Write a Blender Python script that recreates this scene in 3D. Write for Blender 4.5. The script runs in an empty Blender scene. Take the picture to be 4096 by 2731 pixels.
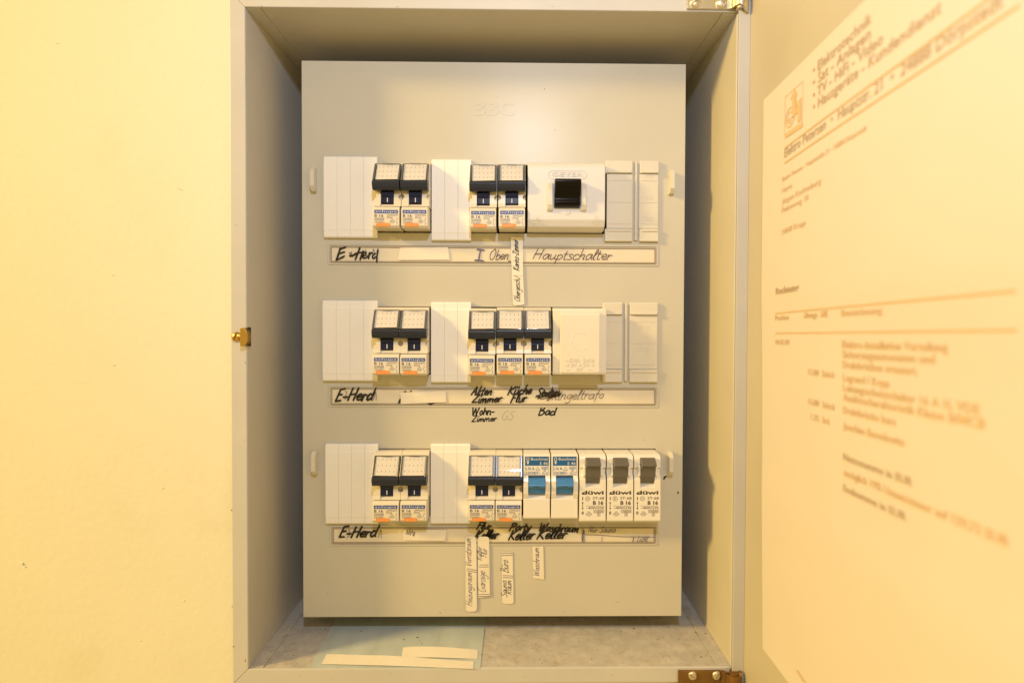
import bpy, bmesh, math, random
from mathutils import Vector, Matrix

# ---------------------------------------------------------------- camera, world, lamps, exposure
SC = bpy.context.scene
COL = SC.collection
S = 0.001                                   # everything below is measured in millimetres
F, CX, CY, SHX, SHY = 2150.0, 2048.0, 1365.5, 36.0, -42.0
YAW, PITCH, ROLL = 27.0 / F, 35.5 / F, math.radians(0.2)

fwd = Vector((math.sin(YAW) * math.cos(PITCH), math.cos(YAW) * math.cos(PITCH), -math.sin(PITCH)))
rgt0 = fwd.cross(Vector((0, 0, 1))).normalized()
up0 = rgt0.cross(fwd).normalized()
RGT = rgt0 * math.cos(ROLL) + up0 * math.sin(ROLL)
UPV = up0 * math.cos(ROLL) - rgt0 * math.sin(ROLL)
cam_d = bpy.data.cameras.new('camera')
cam = bpy.data.objects.new('camera', cam_d)
COL.objects.link(cam)
m3 = Matrix((RGT, UPV, -fwd)).transposed()
cam.matrix_world = m3.to_4x4()
cam_d.sensor_width = 36.0
cam_d.lens = 36.0 * F / 4096.0
cam_d.shift_x = -SHX / 4096.0
cam_d.shift_y = SHY / 4096.0
cam_d.clip_start = 0.005
cam_d.clip_end = 50.0
cam_d.dof.use_dof = True
cam_d.dof.focus_distance = 0.330
cam_d.dof.aperture_fstop = 5.4
SC.camera = cam

world = bpy.data.worlds.new('World')
SC.world = world
world.use_nodes = True
bg = world.node_tree.nodes['Background']
bg.inputs[0].default_value = (1.0, 0.68, 0.22, 1)
bg.inputs[1].default_value = 0.62

def lamp(name, loc, target, size, watts, color):
    d = bpy.data.lights.new(name, 'AREA')
    d.shape = 'DISK'; d.size = size; d.energy = watts; d.color = color
    o = bpy.data.objects.new(name, d); COL.objects.link(o)
    o.location = loc
    o.rotation_euler = (Vector(target) - Vector(loc)).to_track_quat('-Z', 'Y').to_euler()
    return o
lamp('room_lamp', (-2.15, -0.51, 0.92), (0.0, 0.34, 0.0), 0.30, 60, (1.0, 0.66, 0.19))
lamp('camera_flash', (0.02, -0.06, 0.25), (0.0, 0.34, 0.05), 0.03, 0.82, (0.80, 0.88, 1.08))

SC.view_settings.view_transform = 'Standard'
SC.view_settings.look = 'None'
SC.view_settings.exposure = 0.12
SC.view_settings.gamma = 1.0
SC.cycles.max_bounces = 8

# ---------------------------------------------------------------- measuring helpers (millimetres)
def ray(px, py):
    return RGT * ((px - CX - SHX) / F) + UPV * (-(py - CY - SHY) / F) + fwd
def at(px, py, Y):                          # photo point measured onto the upright plane at depth Y
    d = ray(px, py); return d * (Y / d.y)
YW, YF, YC = 313.0, 309.0, 341.0            # wall, cabinet frame front, cover plate front
def rect(x0, y0, x1, y1, Y):
    mx, my = (x0 + x1) / 2, (y0 + y1) / 2
    return at(x0, my, Y).x, at(x1, my, Y).x, at(mx, y0, Y).z, at(mx, y1, Y).z   # xl, xr, ztop, zbot

# ---------------------------------------------------------------- materials
MATS = {}
def mat(name, col, rough=0.5, var=0.0, vscale=30.0, bump=0.0, bscale=300.0, metal=0.0, spots=None, spec=0.5, coat=0.0, sss=0.0, stretch=None):
    m = bpy.data.materials.new(name); m.use_nodes = True
    nt = m.node_tree; N = nt.nodes; L = nt.links
    b = N['Principled BSDF']
    b.inputs['Base Color'].default_value = (*col, 1)
    b.inputs['Roughness'].default_value = rough
    b.inputs['Metallic'].default_value = metal
    b.inputs['Specular IOR Level'].default_value = spec
    b.inputs['Coat Weight'].default_value = coat
    tc = N.new('ShaderNodeTexCoord'); src = tc.outputs['Object']
    if stretch:
        mp = N.new('ShaderNodeMapping'); mp.inputs['Scale'].default_value = stretch
        L.new(src, mp.inputs[0]); src = mp.outputs[0]
    cur = None
    if var > 0:
        n = N.new('ShaderNodeTexNoise'); n.inputs['Scale'].default_value = vscale
        n.inputs['Detail'].default_value = 6; n.inputs['Roughness'].default_value = 0.6
        L.new(src, n.inputs['Vector'])
        r = N.new('ShaderNodeValToRGB')
        r.color_ramp.elements[0].position = 0.3; r.color_ramp.elements[1].position = 0.7
        r.color_ramp.elements[0].color = (*[c * (1 - var) for c in col], 1)
        r.color_ramp.elements[1].color = (*[min(1, c * (1 + var * 0.6)) for c in col], 1)
        L.new(n.outputs['Fac'], r.inputs[0]); cur = r.outputs[0]
        rr = N.new('ShaderNodeMapRange')
        rr.inputs['To Min'].default_value = max(0, rough - 0.08); rr.inputs['To Max'].default_value = min(1, rough + 0.08)
        L.new(n.outputs['Fac'], rr.inputs['Value']); L.new(rr.outputs[0], b.inputs['Roughness'])
    for sp in (spots or []):                 # (colour, scale, low, high, strength): stains with their own shape
        c2, sc, lo, hi, st = sp
        n = N.new('ShaderNodeTexNoise'); n.inputs['Scale'].default_value = sc; n.inputs['Detail'].default_value = 8
        n.inputs['Roughness'].default_value = 0.62
        L.new(src, n.inputs['Vector'])
        r = N.new('ShaderNodeMapRange'); r.interpolation_type = 'SMOOTHSTEP'
        r.inputs['From Min'].default_value = lo; r.inputs['From Max'].default_value = hi
        r.inputs['To Max'].default_value = st
        L.new(n.outputs['Fac'], r.inputs['Value'])
        mx = N.new('ShaderNodeMix'); mx.data_type = 'RGBA'
        L.new(r.outputs[0], mx.inputs['Factor'])
        if cur: L.new(cur, mx.inputs[6])
        else: mx.inputs[6].default_value = (*col, 1)
        mx.inputs[7].default_value = (*c2, 1); cur = mx.outputs[2]
    if cur: L.new(cur, b.inputs['Base Color'])
    if bump > 0:
        n = N.new('ShaderNodeTexNoise'); n.inputs['Scale'].default_value = bscale; n.inputs['Detail'].default_value = 4
        L.new(src, n.inputs['Vector'])
        bp = N.new('ShaderNodeBump'); bp.inputs['Strength'].default_value = bump; bp.inputs['Distance'].default_value = 0.0006
        L.new(n.outputs['Fac'], bp.inputs['Height']); L.new(bp.outputs[0], b.inputs['Normal'])
    MATS[name] = m
    return m
def clear_plastic(name):
    m = bpy.data.materials.new(name); m.use_nodes = True
    nt = m.node_tree; N = nt.nodes; L = nt.links
    for n in list(N): N.remove(n)
    o = N.new('ShaderNodeOutputMaterial'); t = N.new('ShaderNodeBsdfTransparent'); g = N.new('ShaderNodeBsdfGlossy')
    t.inputs[0].default_value = (0.93, 0.94, 0.94, 1); g.inputs['Roughness'].default_value = 0.06
    lw = N.new('ShaderNodeLayerWeight')
    pw = N.new('ShaderNodeMath'); pw.operation = 'POWER'; pw.inputs[1].default_value = 5.0
    L.new(lw.outputs['Facing'], pw.inputs[0])
    fr = N.new('ShaderNodeMath'); fr.operation = 'MULTIPLY_ADD'; fr.inputs[1].default_value = 0.9; fr.inputs[2].default_value = 0.05
    L.new(pw.outputs[0], fr.inputs[0])
    ns = N.new('ShaderNodeTexNoise'); ns.inputs['Scale'].default_value = 150
    bp = N.new('ShaderNodeBump'); bp.inputs['Strength'].default_value = 0.15; bp.inputs['Distance'].default_value = 0.0003
    tc = N.new('ShaderNodeTexCoord'); L.new(tc.outputs['Object'], ns.inputs['Vector'])
    L.new(ns.outputs['Fac'], bp.inputs['Height']); L.new(bp.outputs[0], g.inputs['Normal'])
    mx = N.new('ShaderNodeMixShader')
    L.new(fr.outputs[0], mx.inputs[0]); L.new(t.outputs[0], mx.inputs[1]); L.new(g.outputs[0], mx.inputs[2])
    L.new(mx.outputs[0], o.inputs[0])
    MATS[name] = m
mat('plaster', (0.80, 0.78, 0.63), 0.75, 0.03, 8, 0.28, 260, spec=0.25, spots=[((0.72, 0.66, 0.48), 14, 0.55, 0.75, 0.35)])
mat('frame_paint', (0.575, 0.570, 0.565), 0.42, 0.05, 25, 0.03, 500, spots=[((0.36, 0.20, 0.07), 90, 0.70, 0.78, 0.6)])
mat('rim_paint', (0.50, 0.49, 0.47), 0.42, 0.05, 25, 0.03, 500, spots=[((0.36, 0.20, 0.07), 90, 0.70, 0.78, 0.5)])
mat('inside_paint', (0.540, 0.515, 0.455), 0.5, 0.05, 18, 0.03, 500)
mat('door_paint', (0.490, 0.455, 0.385), 0.45, 0.05, 14, 0.03, 400, spots=[((0.50, 0.33, 0.10), 40, 0.68, 0.8, 0.35)])
mat('cover_plastic', (0.565, 0.545, 0.470), 0.30, 0.05, 12, 0.02, 700, spec=0.24, spots=[((0.40, 0.28, 0.13), 55, 0.70, 0.80, 0.4), ((0.42, 0.30, 0.15), 160, 0.74, 0.80, 0.45)])
mat('floor_dirty', (0.50, 0.48, 0.44), 0.55, 0.14, 120, 0.12, 300, spots=[((0.62, 0.58, 0.52), 60, 0.50, 0.75, 0.6), ((0.34, 0.25, 0.15), 170, 0.50, 0.72, 0.5), ((0.20, 0.11, 0.05), 420, 0.62, 0.72, 0.7)])
mat('white_plastic', (0.850, 0.835, 0.810), 0.38, 0.03, 30, 0.02, 600, spots=[((0.62, 0.53, 0.36), 45, 0.64, 0.80, 0.35)])
mat('ivory_plastic', (0.66, 0.63, 0.54), 0.38, 0.03, 40, 0.02, 600)
mat('breaker_body', (0.700, 0.650, 0.540), 0.36, 0.03, 50, 0.02, 700)
mat('switch_body', (0.680, 0.665, 0.640), 0.42, 0.03, 40, 0.08, 900)
mat('duwi_body', (0.780, 0.750, 0.690), 0.30, 0.03, 40, 0.02, 700)
mat('dark_plastic', (0.024, 0.029, 0.046), 0.36, 0.08, 60, 0.02, 800, spec=0.3)
mat('holder_rail', (0.110, 0.110, 0.115), 0.25, 0.08, 60)
mat('toggle_plastic', (0.010, 0.016, 0.058), 0.28, 0.08, 60, spec=0.3)
mat('handle_black', (0.004, 0.003, 0.002), 0.15, 0.1, 40, spec=0.2)
mat('lever_grey', (0.125, 0.115, 0.10), 0.33, 0.06, 60)
mat('lever_blue', (0.040, 0.190, 0.500), 0.35, 0.15, 80)
mat('ink_blue', (0.035, 0.090, 0.360), 0.5, 0.1, 200)
mat('ink_bus', (0.008, 0.110, 0.320), 0.45, 0.06, 200)
mat('ink_navy', (0.04, 0.045, 0.10), 0.5, 0.1, 200)
mat('ink_orange', (0.800, 0.235, 0.000), 0.5, 0.05, 200)
mat('ink_cream', (0.74, 0.70, 0.62), 0.5, 0.03, 200)
mat('ink_brown', (0.055, 0.035, 0.02), 0.5, 0.1, 200)
mat('marker_black', (0.012, 0.009, 0.009), 0.35, 0.2, 150)
mat('pen_brown', (0.075, 0.035, 0.035), 0.5, 0.2, 200)
mat('pen_blue', (0.130, 0.120, 0.210), 0.5, 0.2, 200)
mat('pencil', (0.34, 0.29, 0.22), 0.5, 0.1, 200)
mat('card_paper', (0.72, 0.66, 0.52), 0.65, 0.04, 60, 0.05, 900)
mat('window_card', (0.80, 0.75, 0.70), 0.6, 0.03, 80)
mat('sticker_paper', (0.78, 0.73, 0.62), 0.6, 0.04, 80, 0.06, 500)
mat('invoice_paper', (0.645, 0.600, 0.575), 0.7, 0.02, 20, 0.04, 500)
mat('invoice_text', (0.470, 0.360, 0.270), 0.6, 0.05, 100)
mat('invoice_orange', (0.640, 0.450, 0.280), 0.6, 0.05, 100)
mat('blue_film', (0.500, 0.560, 0.550), 0.45, 0.14, 30, 0.05, 300, stretch=(3, 0.6, 1), spots=[((0.42, 0.51, 0.55), 60, 0.5, 0.7, 0.5)])
mat('zinc', (0.72, 0.66, 0.52), 0.38, 0.15, 60, 0.03, 300, metal=1.0)
mat('brass', (0.62, 0.42, 0.13), 0.32, 0.15, 80, 0.03, 300, metal=1.0)
mat('rusty', (0.24, 0.125, 0.03), 0.52, 0.3, 70, 0.1, 300, metal=0.55)
mat('dark_gap', (0.02, 0.018, 0.015), 0.8, 0.1, 50)
mat('crumb', (0.60, 0.50, 0.36), 0.8, 0.2, 200)
mat('crumb_dark', (0.13, 0.08, 0.04), 0.8, 0.2, 200)
mat('transformer_plastic', (0.74, 0.70, 0.61), 0.38, 0.03, 30, 0.02, 600)
mat('lip_brown', (0.36, 0.30, 0.22), 0.6, 0.15, 60)  # inner label frame lips: brown, darker than the cover plate
mat('stain', (0.40, 0.31, 0.19), 0.6, 0.2, 200)
mat('chip_brown', (0.24, 0.14, 0.06), 0.7, 0.2, 200)
clear_plastic('clear_window')

# ---------------------------------------------------------------- mesh helpers
class MB:
    def __init__(s): s.v = []; s.f = []
    def poly(s, pts, faces):
        k = len(s.v); s.v += [tuple(p) for p in pts]; s.f += [tuple(i + k for i in f) for f in faces]; return s
    def box(s, x0, x1, y0, y1, z0, z1):
        return s.poly([(x, y, z) for x in (x0, x1) for y in (y0, y1) for z in (z0, z1)],
                      [(0, 1, 3, 2), (4, 6, 7, 5), (0, 4, 5, 1), (2, 3, 7, 6), (0, 2, 6, 4), (1, 5, 7, 3)])
    def prism(s, x0, x1, prof):              # profile of (protrusion, z), extruded along x
        n = len(prof)
        pts = [(x0, -p, z) for p, z in prof] + [(x1, -p, z) for p, z in prof]
        fs = [tuple(range(n)), tuple(range(2 * n - 1, n - 1, -1))]
        fs += [(i, i + n, (i + 1) % n + n, (i + 1) % n) for i in range(n)]
        return s.poly(pts, fs)
    def disc(s, x, y, z, r, n=20, ring=None):  # facing the camera
        if ring is None:
            return s.poly([(x + r * math.cos(a), y, z + r * math.sin(a)) for a in [2 * math.pi * i / n for i in range(n)]], [tuple(range(n))])
        pts = []; fs = []
        for i in range(n):
            a = 2 * math.pi * i / n
            pts += [(x + r * math.cos(a), y, z + r * math.sin(a)), (x + ring * math.cos(a), y, z + ring * math.sin(a))]
            j = (i + 1) % n; fs.append((2 * i, 2 * j, 2 * j + 1, 2 * i + 1))
        return s.poly(pts, fs)
    def quad(s, x0, x1, z0, z1, y):
        return s.poly([(x0, y, z0), (x1, y, z0), (x1, y, z1), (x0, y, z1)], [(0, 1, 2, 3)])
    def outline(s, x0, x1, z0, z1, y, w):
        s.quad(x0, x1, z1 - w, z1, y); s.quad(x0, x1, z0, z0 + w, y)
        s.quad(x0, x0 + w, z0 + w, z1 - w, y); s.quad(x1 - w, x1, z0 + w, z1 - w, y); return s
    def cyl(s, x, y0, y1, z, r, n=24):       # axis along y
        k = [(math.cos(2 * math.pi * i / n) * r, math.sin(2 * math.pi * i / n) * r) for i in range(n)]
        pts = [(x + a, y0, z + b) for a, b in k] + [(x + a, y1, z + b) for a, b in k]
        return s.poly(pts, [tuple(range(n)), tuple(range(2 * n - 1, n - 1, -1))] + [(i, i + n, (i + 1) % n + n, (i + 1) % n) for i in range(n)])

def mesh_of(name, mb, material, bevel=0.0, smooth=False, seg=2):
    me = bpy.data.meshes.new(name)
    bm = bmesh.new()
    vs = [bm.verts.new((x * S, y * S, z * S)) for x, y, z in mb.v]
    for f in mb.f:
        try: bm.faces.new([vs[i] for i in f])
        except ValueError: pass
    bmesh.ops.recalc_face_normals(bm, faces=bm.faces)
    if bevel > 0:
        es = [e for e in bm.edges if len(e.link_faces) == 2 and e.calc_face_angle(0) > 0.45]
        bmesh.ops.bevel(bm, geom=es, offset=bevel * S, offset_type='OFFSET', segments=seg, profile=0.5, affect='EDGES', clamp_overlap=True)
    bm.to_mesh(me); bm.free()
    me.materials.append(MATS[material])
    if smooth:
        for p in me.polygons: p.use_smooth = True
        me.set_sharp_from_angle(angle=math.radians(40))
    return me
def flat_mesh(name, mb, material):           # print and other thin sheets: keep the winding as written
    me = bpy.data.meshes.new(name)
    me.from_pydata([(x * S, y * S, z * S) for x, y, z in mb.v], [], mb.f)
    me.materials.append(MATS[material]); return me
def link(name, me, parent=None, loc=None):
    o = bpy.data.objects.new(name, me); COL.objects.link(o)
    if parent: o.parent = parent
    if loc: o.location = Vector(loc) * S
    return o
def part(name, mb, material, parent=None, bevel=0.0, smooth=None, loc=None, flat=False):
    me = flat_mesh(name, mb, material) if flat else mesh_of(name, mb, material, bevel, bool(smooth))
    return link(name, me, parent, loc)
def thing(name, label, cat, loc=(0, 0, 0), group=None):
    o = bpy.data.objects.new(name, None); COL.objects.link(o); o.location = Vector(loc) * S
    o.empty_display_size = 0.01
    return tag(o, label, cat, group)
def tag(o, label, cat, group=None):
    o['label'] = label; o['category'] = cat
    if group: o['group'] = group
    return o
def struct(o): o['kind'] = 'structure'; return o
def dup(root, loc, label, group=None):
    def cp(o, par):
        c = o.copy(); COL.objects.link(c); c.parent = par
        for ch in list(o.children): cp(ch, c)
        return c
    r = cp(root, None); r.location = Vector(loc) * S; r['label'] = label
    if group: r['group'] = group
    return r
def boolean_cut(me, cutter_mb):
    o = bpy.data.objects.new('tmp', me); COL.objects.link(o)
    c = bpy.data.objects.new('tmpc', mesh_of('tmpc', cutter_mb, 'dark_gap')); COL.objects.link(c)
    md = o.modifiers.new('b', 'BOOLEAN'); md.operation = 'DIFFERENCE'; md.object = c; md.solver = 'EXACT'
    dg = bpy.context.evaluated_depsgraph_get()
    new = bpy.data.meshes.new_from_object(o.evaluated_get(dg))
    mats = me.materials[0]; new.materials.clear(); new.materials.append(mats)
    bpy.data.objects.remove(o); bpy.data.objects.remove(c)
    return new

# printed lettering: outlines of the built-in font as flat (or slightly raised) meshes
TC = {}
def glyphs(txt, bold=0.0, ext=0.0):
    k = (txt, bold, ext)
    if k not in TC:
        cu = bpy.data.curves.new('t', 'FONT'); cu.body = txt; cu.size = 1.0; cu.resolution_u = 2
        cu.offset = bold; cu.extrude = ext; cu.fill_mode = 'BOTH' if ext else 'FRONT'
        o = bpy.data.objects.new('t', cu); COL.objects.link(o)
        me = bpy.data.meshes.new_from_object(o.evaluated_get(bpy.context.evaluated_depsgraph_get()))
        vs = [v.co.copy() for v in me.vertices]; fs = [tuple(p.vertices) for p in me.polygons]
        bpy.data.objects.remove(o); bpy.data.curves.remove(cu); bpy.data.meshes.remove(me)
        xs = [v.x for v in vs]; ys = [v.y for v in vs]
        TC[k] = (vs, fs, min(xs), max(xs), min(ys), max(ys))
    return TC[k]
def text(mb, txt, x0, x1, z0, z1, y, bold=0.0, ext=0.0, shear=0.0):    # letters fill the given box
    vs, fs, a, b, c, d = glyphs(txt, bold, ext)
    out = []
    for v in vs:
        u = (v.x - a) / (b - a); w = (v.y - c) / (d - c)
        out.append((x0 + u * (x1 - x0) + shear * w * (z1 - z0), y - v.z, z0 + w * (z1 - z0)))
    mb.poly(out, fs); return mb

# handwriting: single-stroke letters laid as ink ribbons
G = {
'a': (.95, [[(.85, .9), (.45, 1), (.1, .55), (.25, .05), (.6, .2), (.84, .9)], [(.84, .9), (.8, .2), (1.0, .05)]]),
'b': (.85, [[(.2, 1.9), (.12, .1), (.5, 0), (.8, .4), (.6, .9), (.15, .55)]]),
'c': (.8, [[(.8, .8), (.45, 1), (.1, .5), (.3, .03), (.8, .2)]]),
'd': (.95, [[(.78, .75), (.4, .95), (.1, .4), (.35, .0), (.75, .35)], [(.92, 1.9), (.8, .3), (.95, 0)]]),
'e': (.8, [[(.1, .45), (.65, .6), (.62, .92), (.35, .95), (.1, .5), (.3, .03), (.8, .2)]]),
'f': (.65, [[(.75, 1.7), (.55, 1.9), (.4, 1.4), (.25, -.6)], [(.05, .9), (.65, 1.0)]]),
'g': (.9, [[(.8, .85), (.4, 1), (.1, .5), (.4, .1), (.78, .6)], [(.82, .95), (.7, -.5), (.3, -.8), (.05, -.5)]]),
'h': (.85, [[(.25, 1.9), (.1, 0)], [(.12, .4), (.45, .95), (.68, .75), (.65, .1), (.85, .02)]]),
'i': (.45, [[(.2, 1), (.17, .1), (.4, .05)], [(.3, 1.45), (.33, 1.58)]]),
'k': (.8, [[(.25, 1.9), (.1, 0)], [(.7, .95), (.17, .5), (.75, 0)]]),
'l': (.5, [[(.05, .3), (.45, 1.5), (.35, 1.9), (.2, 1.4), (.18, .15), (.45, .05)]]),
'm': (1.25, [[(.12, 1), (.08, 0)], [(.1, .5), (.4, .97), (.52, .7), (.5, 0)], [(.52, .5), (.85, .97), (1.0, .7), (.98, .1), (1.2, .02)]]),
'n': (.85, [[(.12, 1), (.08, 0)], [(.1, .5), (.45, .97), (.65, .7), (.62, .1), (.82, .02)]]),
'o': (.85, [[(.5, 1), (.12, .6), (.3, .02), (.7, .3), (.65, .85), (.45, 1)]]),
'p': (.85, [[(.15, 1), (.05, -.8)], [(.12, .7), (.5, 1), (.78, .6), (.45, .05), (.1, .25)]]),
'r': (.65, [[(.12, 1), (.1, 0)], [(.12, .5), (.35, .92), (.62, .9)]]),
's': (.7, [[(.65, .9), (.35, 1), (.2, .72), (.58, .35), (.4, .0), (.08, .12)]]),
't': (.6, [[(.3, 1.7), (.2, .2), (.35, .0), (.55, .12)], [(.03, 1.05), (.55, 1.1)]]),
'u': (.9, [[(.12, 1), (.1, .25), (.35, .0), (.7, .4)], [(.75, 1), (.7, .2), (.9, .03)]]),
'v': (.75, [[(.08, 1), (.3, 0), (.7, 1)]]),
'y': (.85, [[(.1, 1), (.2, .35), (.6, .45)], [(.75, 1), (.45, -.4), (.1, -.75)]]),
'z': (.75, [[(.1, .95), (.68, .95)], [(.68, .95), (.08, .03)], [(.08, .03), (.72, .08)]]),
'ü': (.9, [[(.12, 1), (.1, .25), (.35, .0), (.7, .4)], [(.75, 1), (.7, .2), (.9, .03)], [(.25, 1.4), (.28, 1.6)], [(.6, 1.4), (.63, 1.6)]]),
'-': (.75, [[(.08, .55), (.65, .62)]]), '/': (.5, [[(.4, 1.7), (.05, -.2)]]), '.': (.35, [[(.12, .02), (.17, .08)]]),
'_': (.6, [[(0, -.1), (.5, -.1)]]), ' ': (.55, []),
'A': (1.2, [[(.05, 0), (.6, 1.9)], [(.6, 1.9), (1.0, 0)], [(.22, .65), (.95, .7)]]),
'B': (1.1, [[(.2, 1.85), (.1, 0)], [(.05, 1.85), (.7, 1.8), (.8, 1.4), (.2, 1.0)], [(.2, 1.0), (.9, .85), (.8, .2), (.05, 0)]]),
'E': (1.0, [[(.3, 1.85), (.1, 0)], [(.28, 1.8), (.95, 1.9)], [(.2, .98), (.8, 1.05)], [(.1, .03), (.85, .1)]]),
'F': (1.0, [[(.35, 1.8), (.15, 0)], [(.15, 1.8), (1.0, 1.85)], [(.25, 1.0), (.8, 1.05)]]),
'G': (1.15, [[(1.0, 1.6), (.65, 1.9), (.15, 1.2), (.25, .2), (.7, .0), (1.0, .6)], [(.6, .75), (1.05, .75)]]),
'H': (1.25, [[(.3, 1.9), (.1, 0)], [(1.1, 1.9), (.9, 0)], [(.15, .9), (1.05, 1.0)]]),
'I': (.8, [[(.4, 1.9), (.3, 0)], [(.1, 1.9), (.75, 1.9)], [(0, 0), (.65, 0)]]),
'K': (1.15, [[(.3, 1.9), (.1, 0)], [(1.05, 1.85), (.22, .9)], [(.22, .9), (1.0, 0)]]),
'L': (.9, [[(.3, 1.9), (.15, .05)], [(.15, .05), (.85, .1)]]),
'N': (1.25, [[(.1, 0), (.25, 1.85)], [(.25, 1.85), (.85, .05)], [(.85, .05), (1.05, 1.9)]]),
'O': (1.25, [[(.7, 1.85), (.15, 1.1), (.3, .1), (.8, .1), (1.1, 1.0), (.9, 1.75), (.6, 1.85)]]),
'P': (1.05, [[(.3, 1.85), (.1, 0)], [(.1, 1.75), (.8, 1.85), (.95, 1.35), (.25, .9)]]),
'R': (1.15, [[(.3, 1.85), (.1, 0)], [(.1, 1.75), (.8, 1.85), (.9, 1.35), (.25, .95)], [(.3, .95), (1.0, 0)]]),
'S': (1.0, [[(.95, 1.7), (.5, 1.9), (.25, 1.4), (.8, .75), (.6, .05), (.05, .2)]]),
'V': (1.1, [[(.1, 1.85), (.45, 0)], [(.45, 0), (1.05, 1.9)]]),
'W': (1.6, [[(.1, 1.85), (.35, 0)], [(.35, 0), (.8, 1.5)], [(.8, 1.5), (1.0, 0)], [(1.0, 0), (1.55, 1.9)]]),
'Z': (1.1, [[(.15, 1.8), (1.0, 1.85)], [(1.0, 1.85), (.1, .05)], [(.1, .05), (1.0, .1)]]),
}
def smooth_pts(p, k=5):
    if len(p) < 3: return [Vector(q) for q in p]
    P = [Vector(q) for q in p]; P = [P[0] * 2 - P[1]] + P + [P[-1] * 2 - P[-2]]
    out = []
    for i in range(1, len(P) - 2):
        a, b, c, d = P[i - 1:i + 3]
        for j in range(k):
            t = j / k
            out.append(0.5 * ((2 * b) + (c - a) * t + (2 * a - 5 * b + 4 * c - d) * t * t + (3 * b - a - 3 * c + d) * t ** 3))
    out.append(P[-2]); return out
INK = [0]
def ribbon(mb, pts, w, y, rnd, conv=None):   # pts are (x, z) in mm; slightly uneven pen pressure
    pts = [Vector(p) for p in pts]
    INK[0] = (INK[0] + 1) % 12
    yy = y - 0.006 * INK[0]
    L = []; n = len(pts)
    for i in range(n):
        d = (pts[min(i + 1, n - 1)] - pts[max(i - 1, 0)])
        if d.length < 1e-9: d = Vector((1, 0))
        d.normalize(); nn = Vector((-d.y, d.x))
        ww = w * 0.5 * (0.85 + 0.3 * rnd.random())
        if n > 3 and i in (0, n - 1): ww *= 0.7
        L.append((pts[i] - nn * ww, pts[i] + nn * ww))
    d0 = (pts[0] - pts[1]).normalized() * w * 0.35; d1 = (pts[-1] - pts[-2]).normalized() * w * 0.35
    L = [(L[0][0] * .7 + L[0][1] * .3 + d0, L[0][0] * .3 + L[0][1] * .7 + d0)] + L + [(L[-1][0] * .7 + L[-1][1] * .3 + d1, L[-1][0] * .3 + L[-1][1] * .7 + d1)]
    vv = []
    for a, b in L: vv += [(a.x, yy, a.y), (b.x, yy, b.y)]
    mb.poly(vv, [(2 * i, 2 * i + 2, 2 * i + 3, 2 * i + 1) for i in range(len(L) - 1)])
def hand(mb, txt, p0, p1, xh, w, Y, slant=0.3, seed=0, jit=0.06):
    """write txt from photo point p0 to p1 (baseline) on the plane at depth Y; xh = x-height in mm"""
    rnd = random.Random(seed * 77 + len(txt))
    a = at(*p0, Y); b = at(*p1, Y)
    A = Vector((a.x, a.z)); B = Vector((b.x, b.z))
    tot = sum(G[c][0] for c in txt)
    ex = (B - A) / tot; en = Vector((-ex.y, ex.x)).normalized() * xh; exn = ex.normalized()
    cur = 0
    for c in txt:
        adv, sts = G[c]
        dy = rnd.uniform(-1, 1) * jit; sc = 1 + rnd.uniform(-1, 1) * jit
        for st in sts:
            q = [(x + rnd.uniform(-jit, jit) * .6, y * sc + dy + rnd.uniform(-jit, jit) * .6) for x, y in st]
            pts = [A + ex * (cur + x) + en * y + exn * (slant * y * xh) for x, y in smooth_pts(q)]
            ribbon(mb, pts, w, Y, rnd)
        cur += adv
    return mb
def scrawl(mb, pix, w, Y, seed=0):
    rnd = random.Random(seed)
    p = [at(x, y, Y) for x, y in pix]
    ribbon(mb, [Vector(q) for q in smooth_pts([(a.x, a.z) for a in p])], w, Y, rnd)
    return mb

# ---------------------------------------------------------------- setting: the plastered wall
fx0, fx1, fz1, fz0 = rect(986, 38, 2936, 2671, YF)        # clear opening of the cabinet frame
FW = 8.8
ox0, ox1, oz0, oz1 = fx0 - FW, fx1 + FW, fz0 - FW, fz1 + FW
wb = MB()
hx0, hx1, hz0, hz1 = ox0 + 2, ox1 - 2, oz0 + 2, oz1 - 2
W0, W1, WZ0, WZ1 = -700, 560, -620, 620
xs = [W0, hx0, hx1, W1]; zs = [WZ0, hz0, hz1, WZ1]
for i in range(3):
    for j in range(3):
        if i == 1 and j == 1: continue
        wb.quad(xs[i], xs[i + 1], zs[j], zs[j + 1], YW)
wall = struct(part('wall', wb, 'plaster', flat=True))
rnd = random.Random(4)
def chip(px, py, w, h, m='crumb', rot=0.0, parent=wall):
    c = at(px, py, YW); mb = MB(); n = 7
    o = [(c.x + math.cos(6.283 * i / n + rot) * w * rnd.uniform(.7, 1.1), c.z + math.sin(6.283 * i / n + rot) * h * rnd.uniform(.7, 1.1)) for i in range(n)]
    mb.poly([(x, YW - 0.02, z) for x, z in o] + [(c.x + (x - c.x) * .5, YW - 0.5, c.z + (z - c.z) * .5) for x, z in o],
            [tuple(range(n, 2 * n))] + [(i, (i + 1) % n, (i + 1) % n + n, i + n) for i in range(n)])
    return part('paint_chip', mb, m, parent, smooth=True)
chip(88, 2249, 1.1, .6, 'white_plastic'); chip(98, 2265, 1.2, .5, 'white_plastic', .6); chip(95, 2257, .7, .25, 'crumb_dark', .3)
for px, py in [(455, 1460), (715, 755), (725, 760), (228, 175), (450, 1100), (560, 2560), (650, 1950), (735, 2400)]:
    chip(px, py, .55 * rnd.uniform(.6, 1.3), .4, 'plaster')

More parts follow.
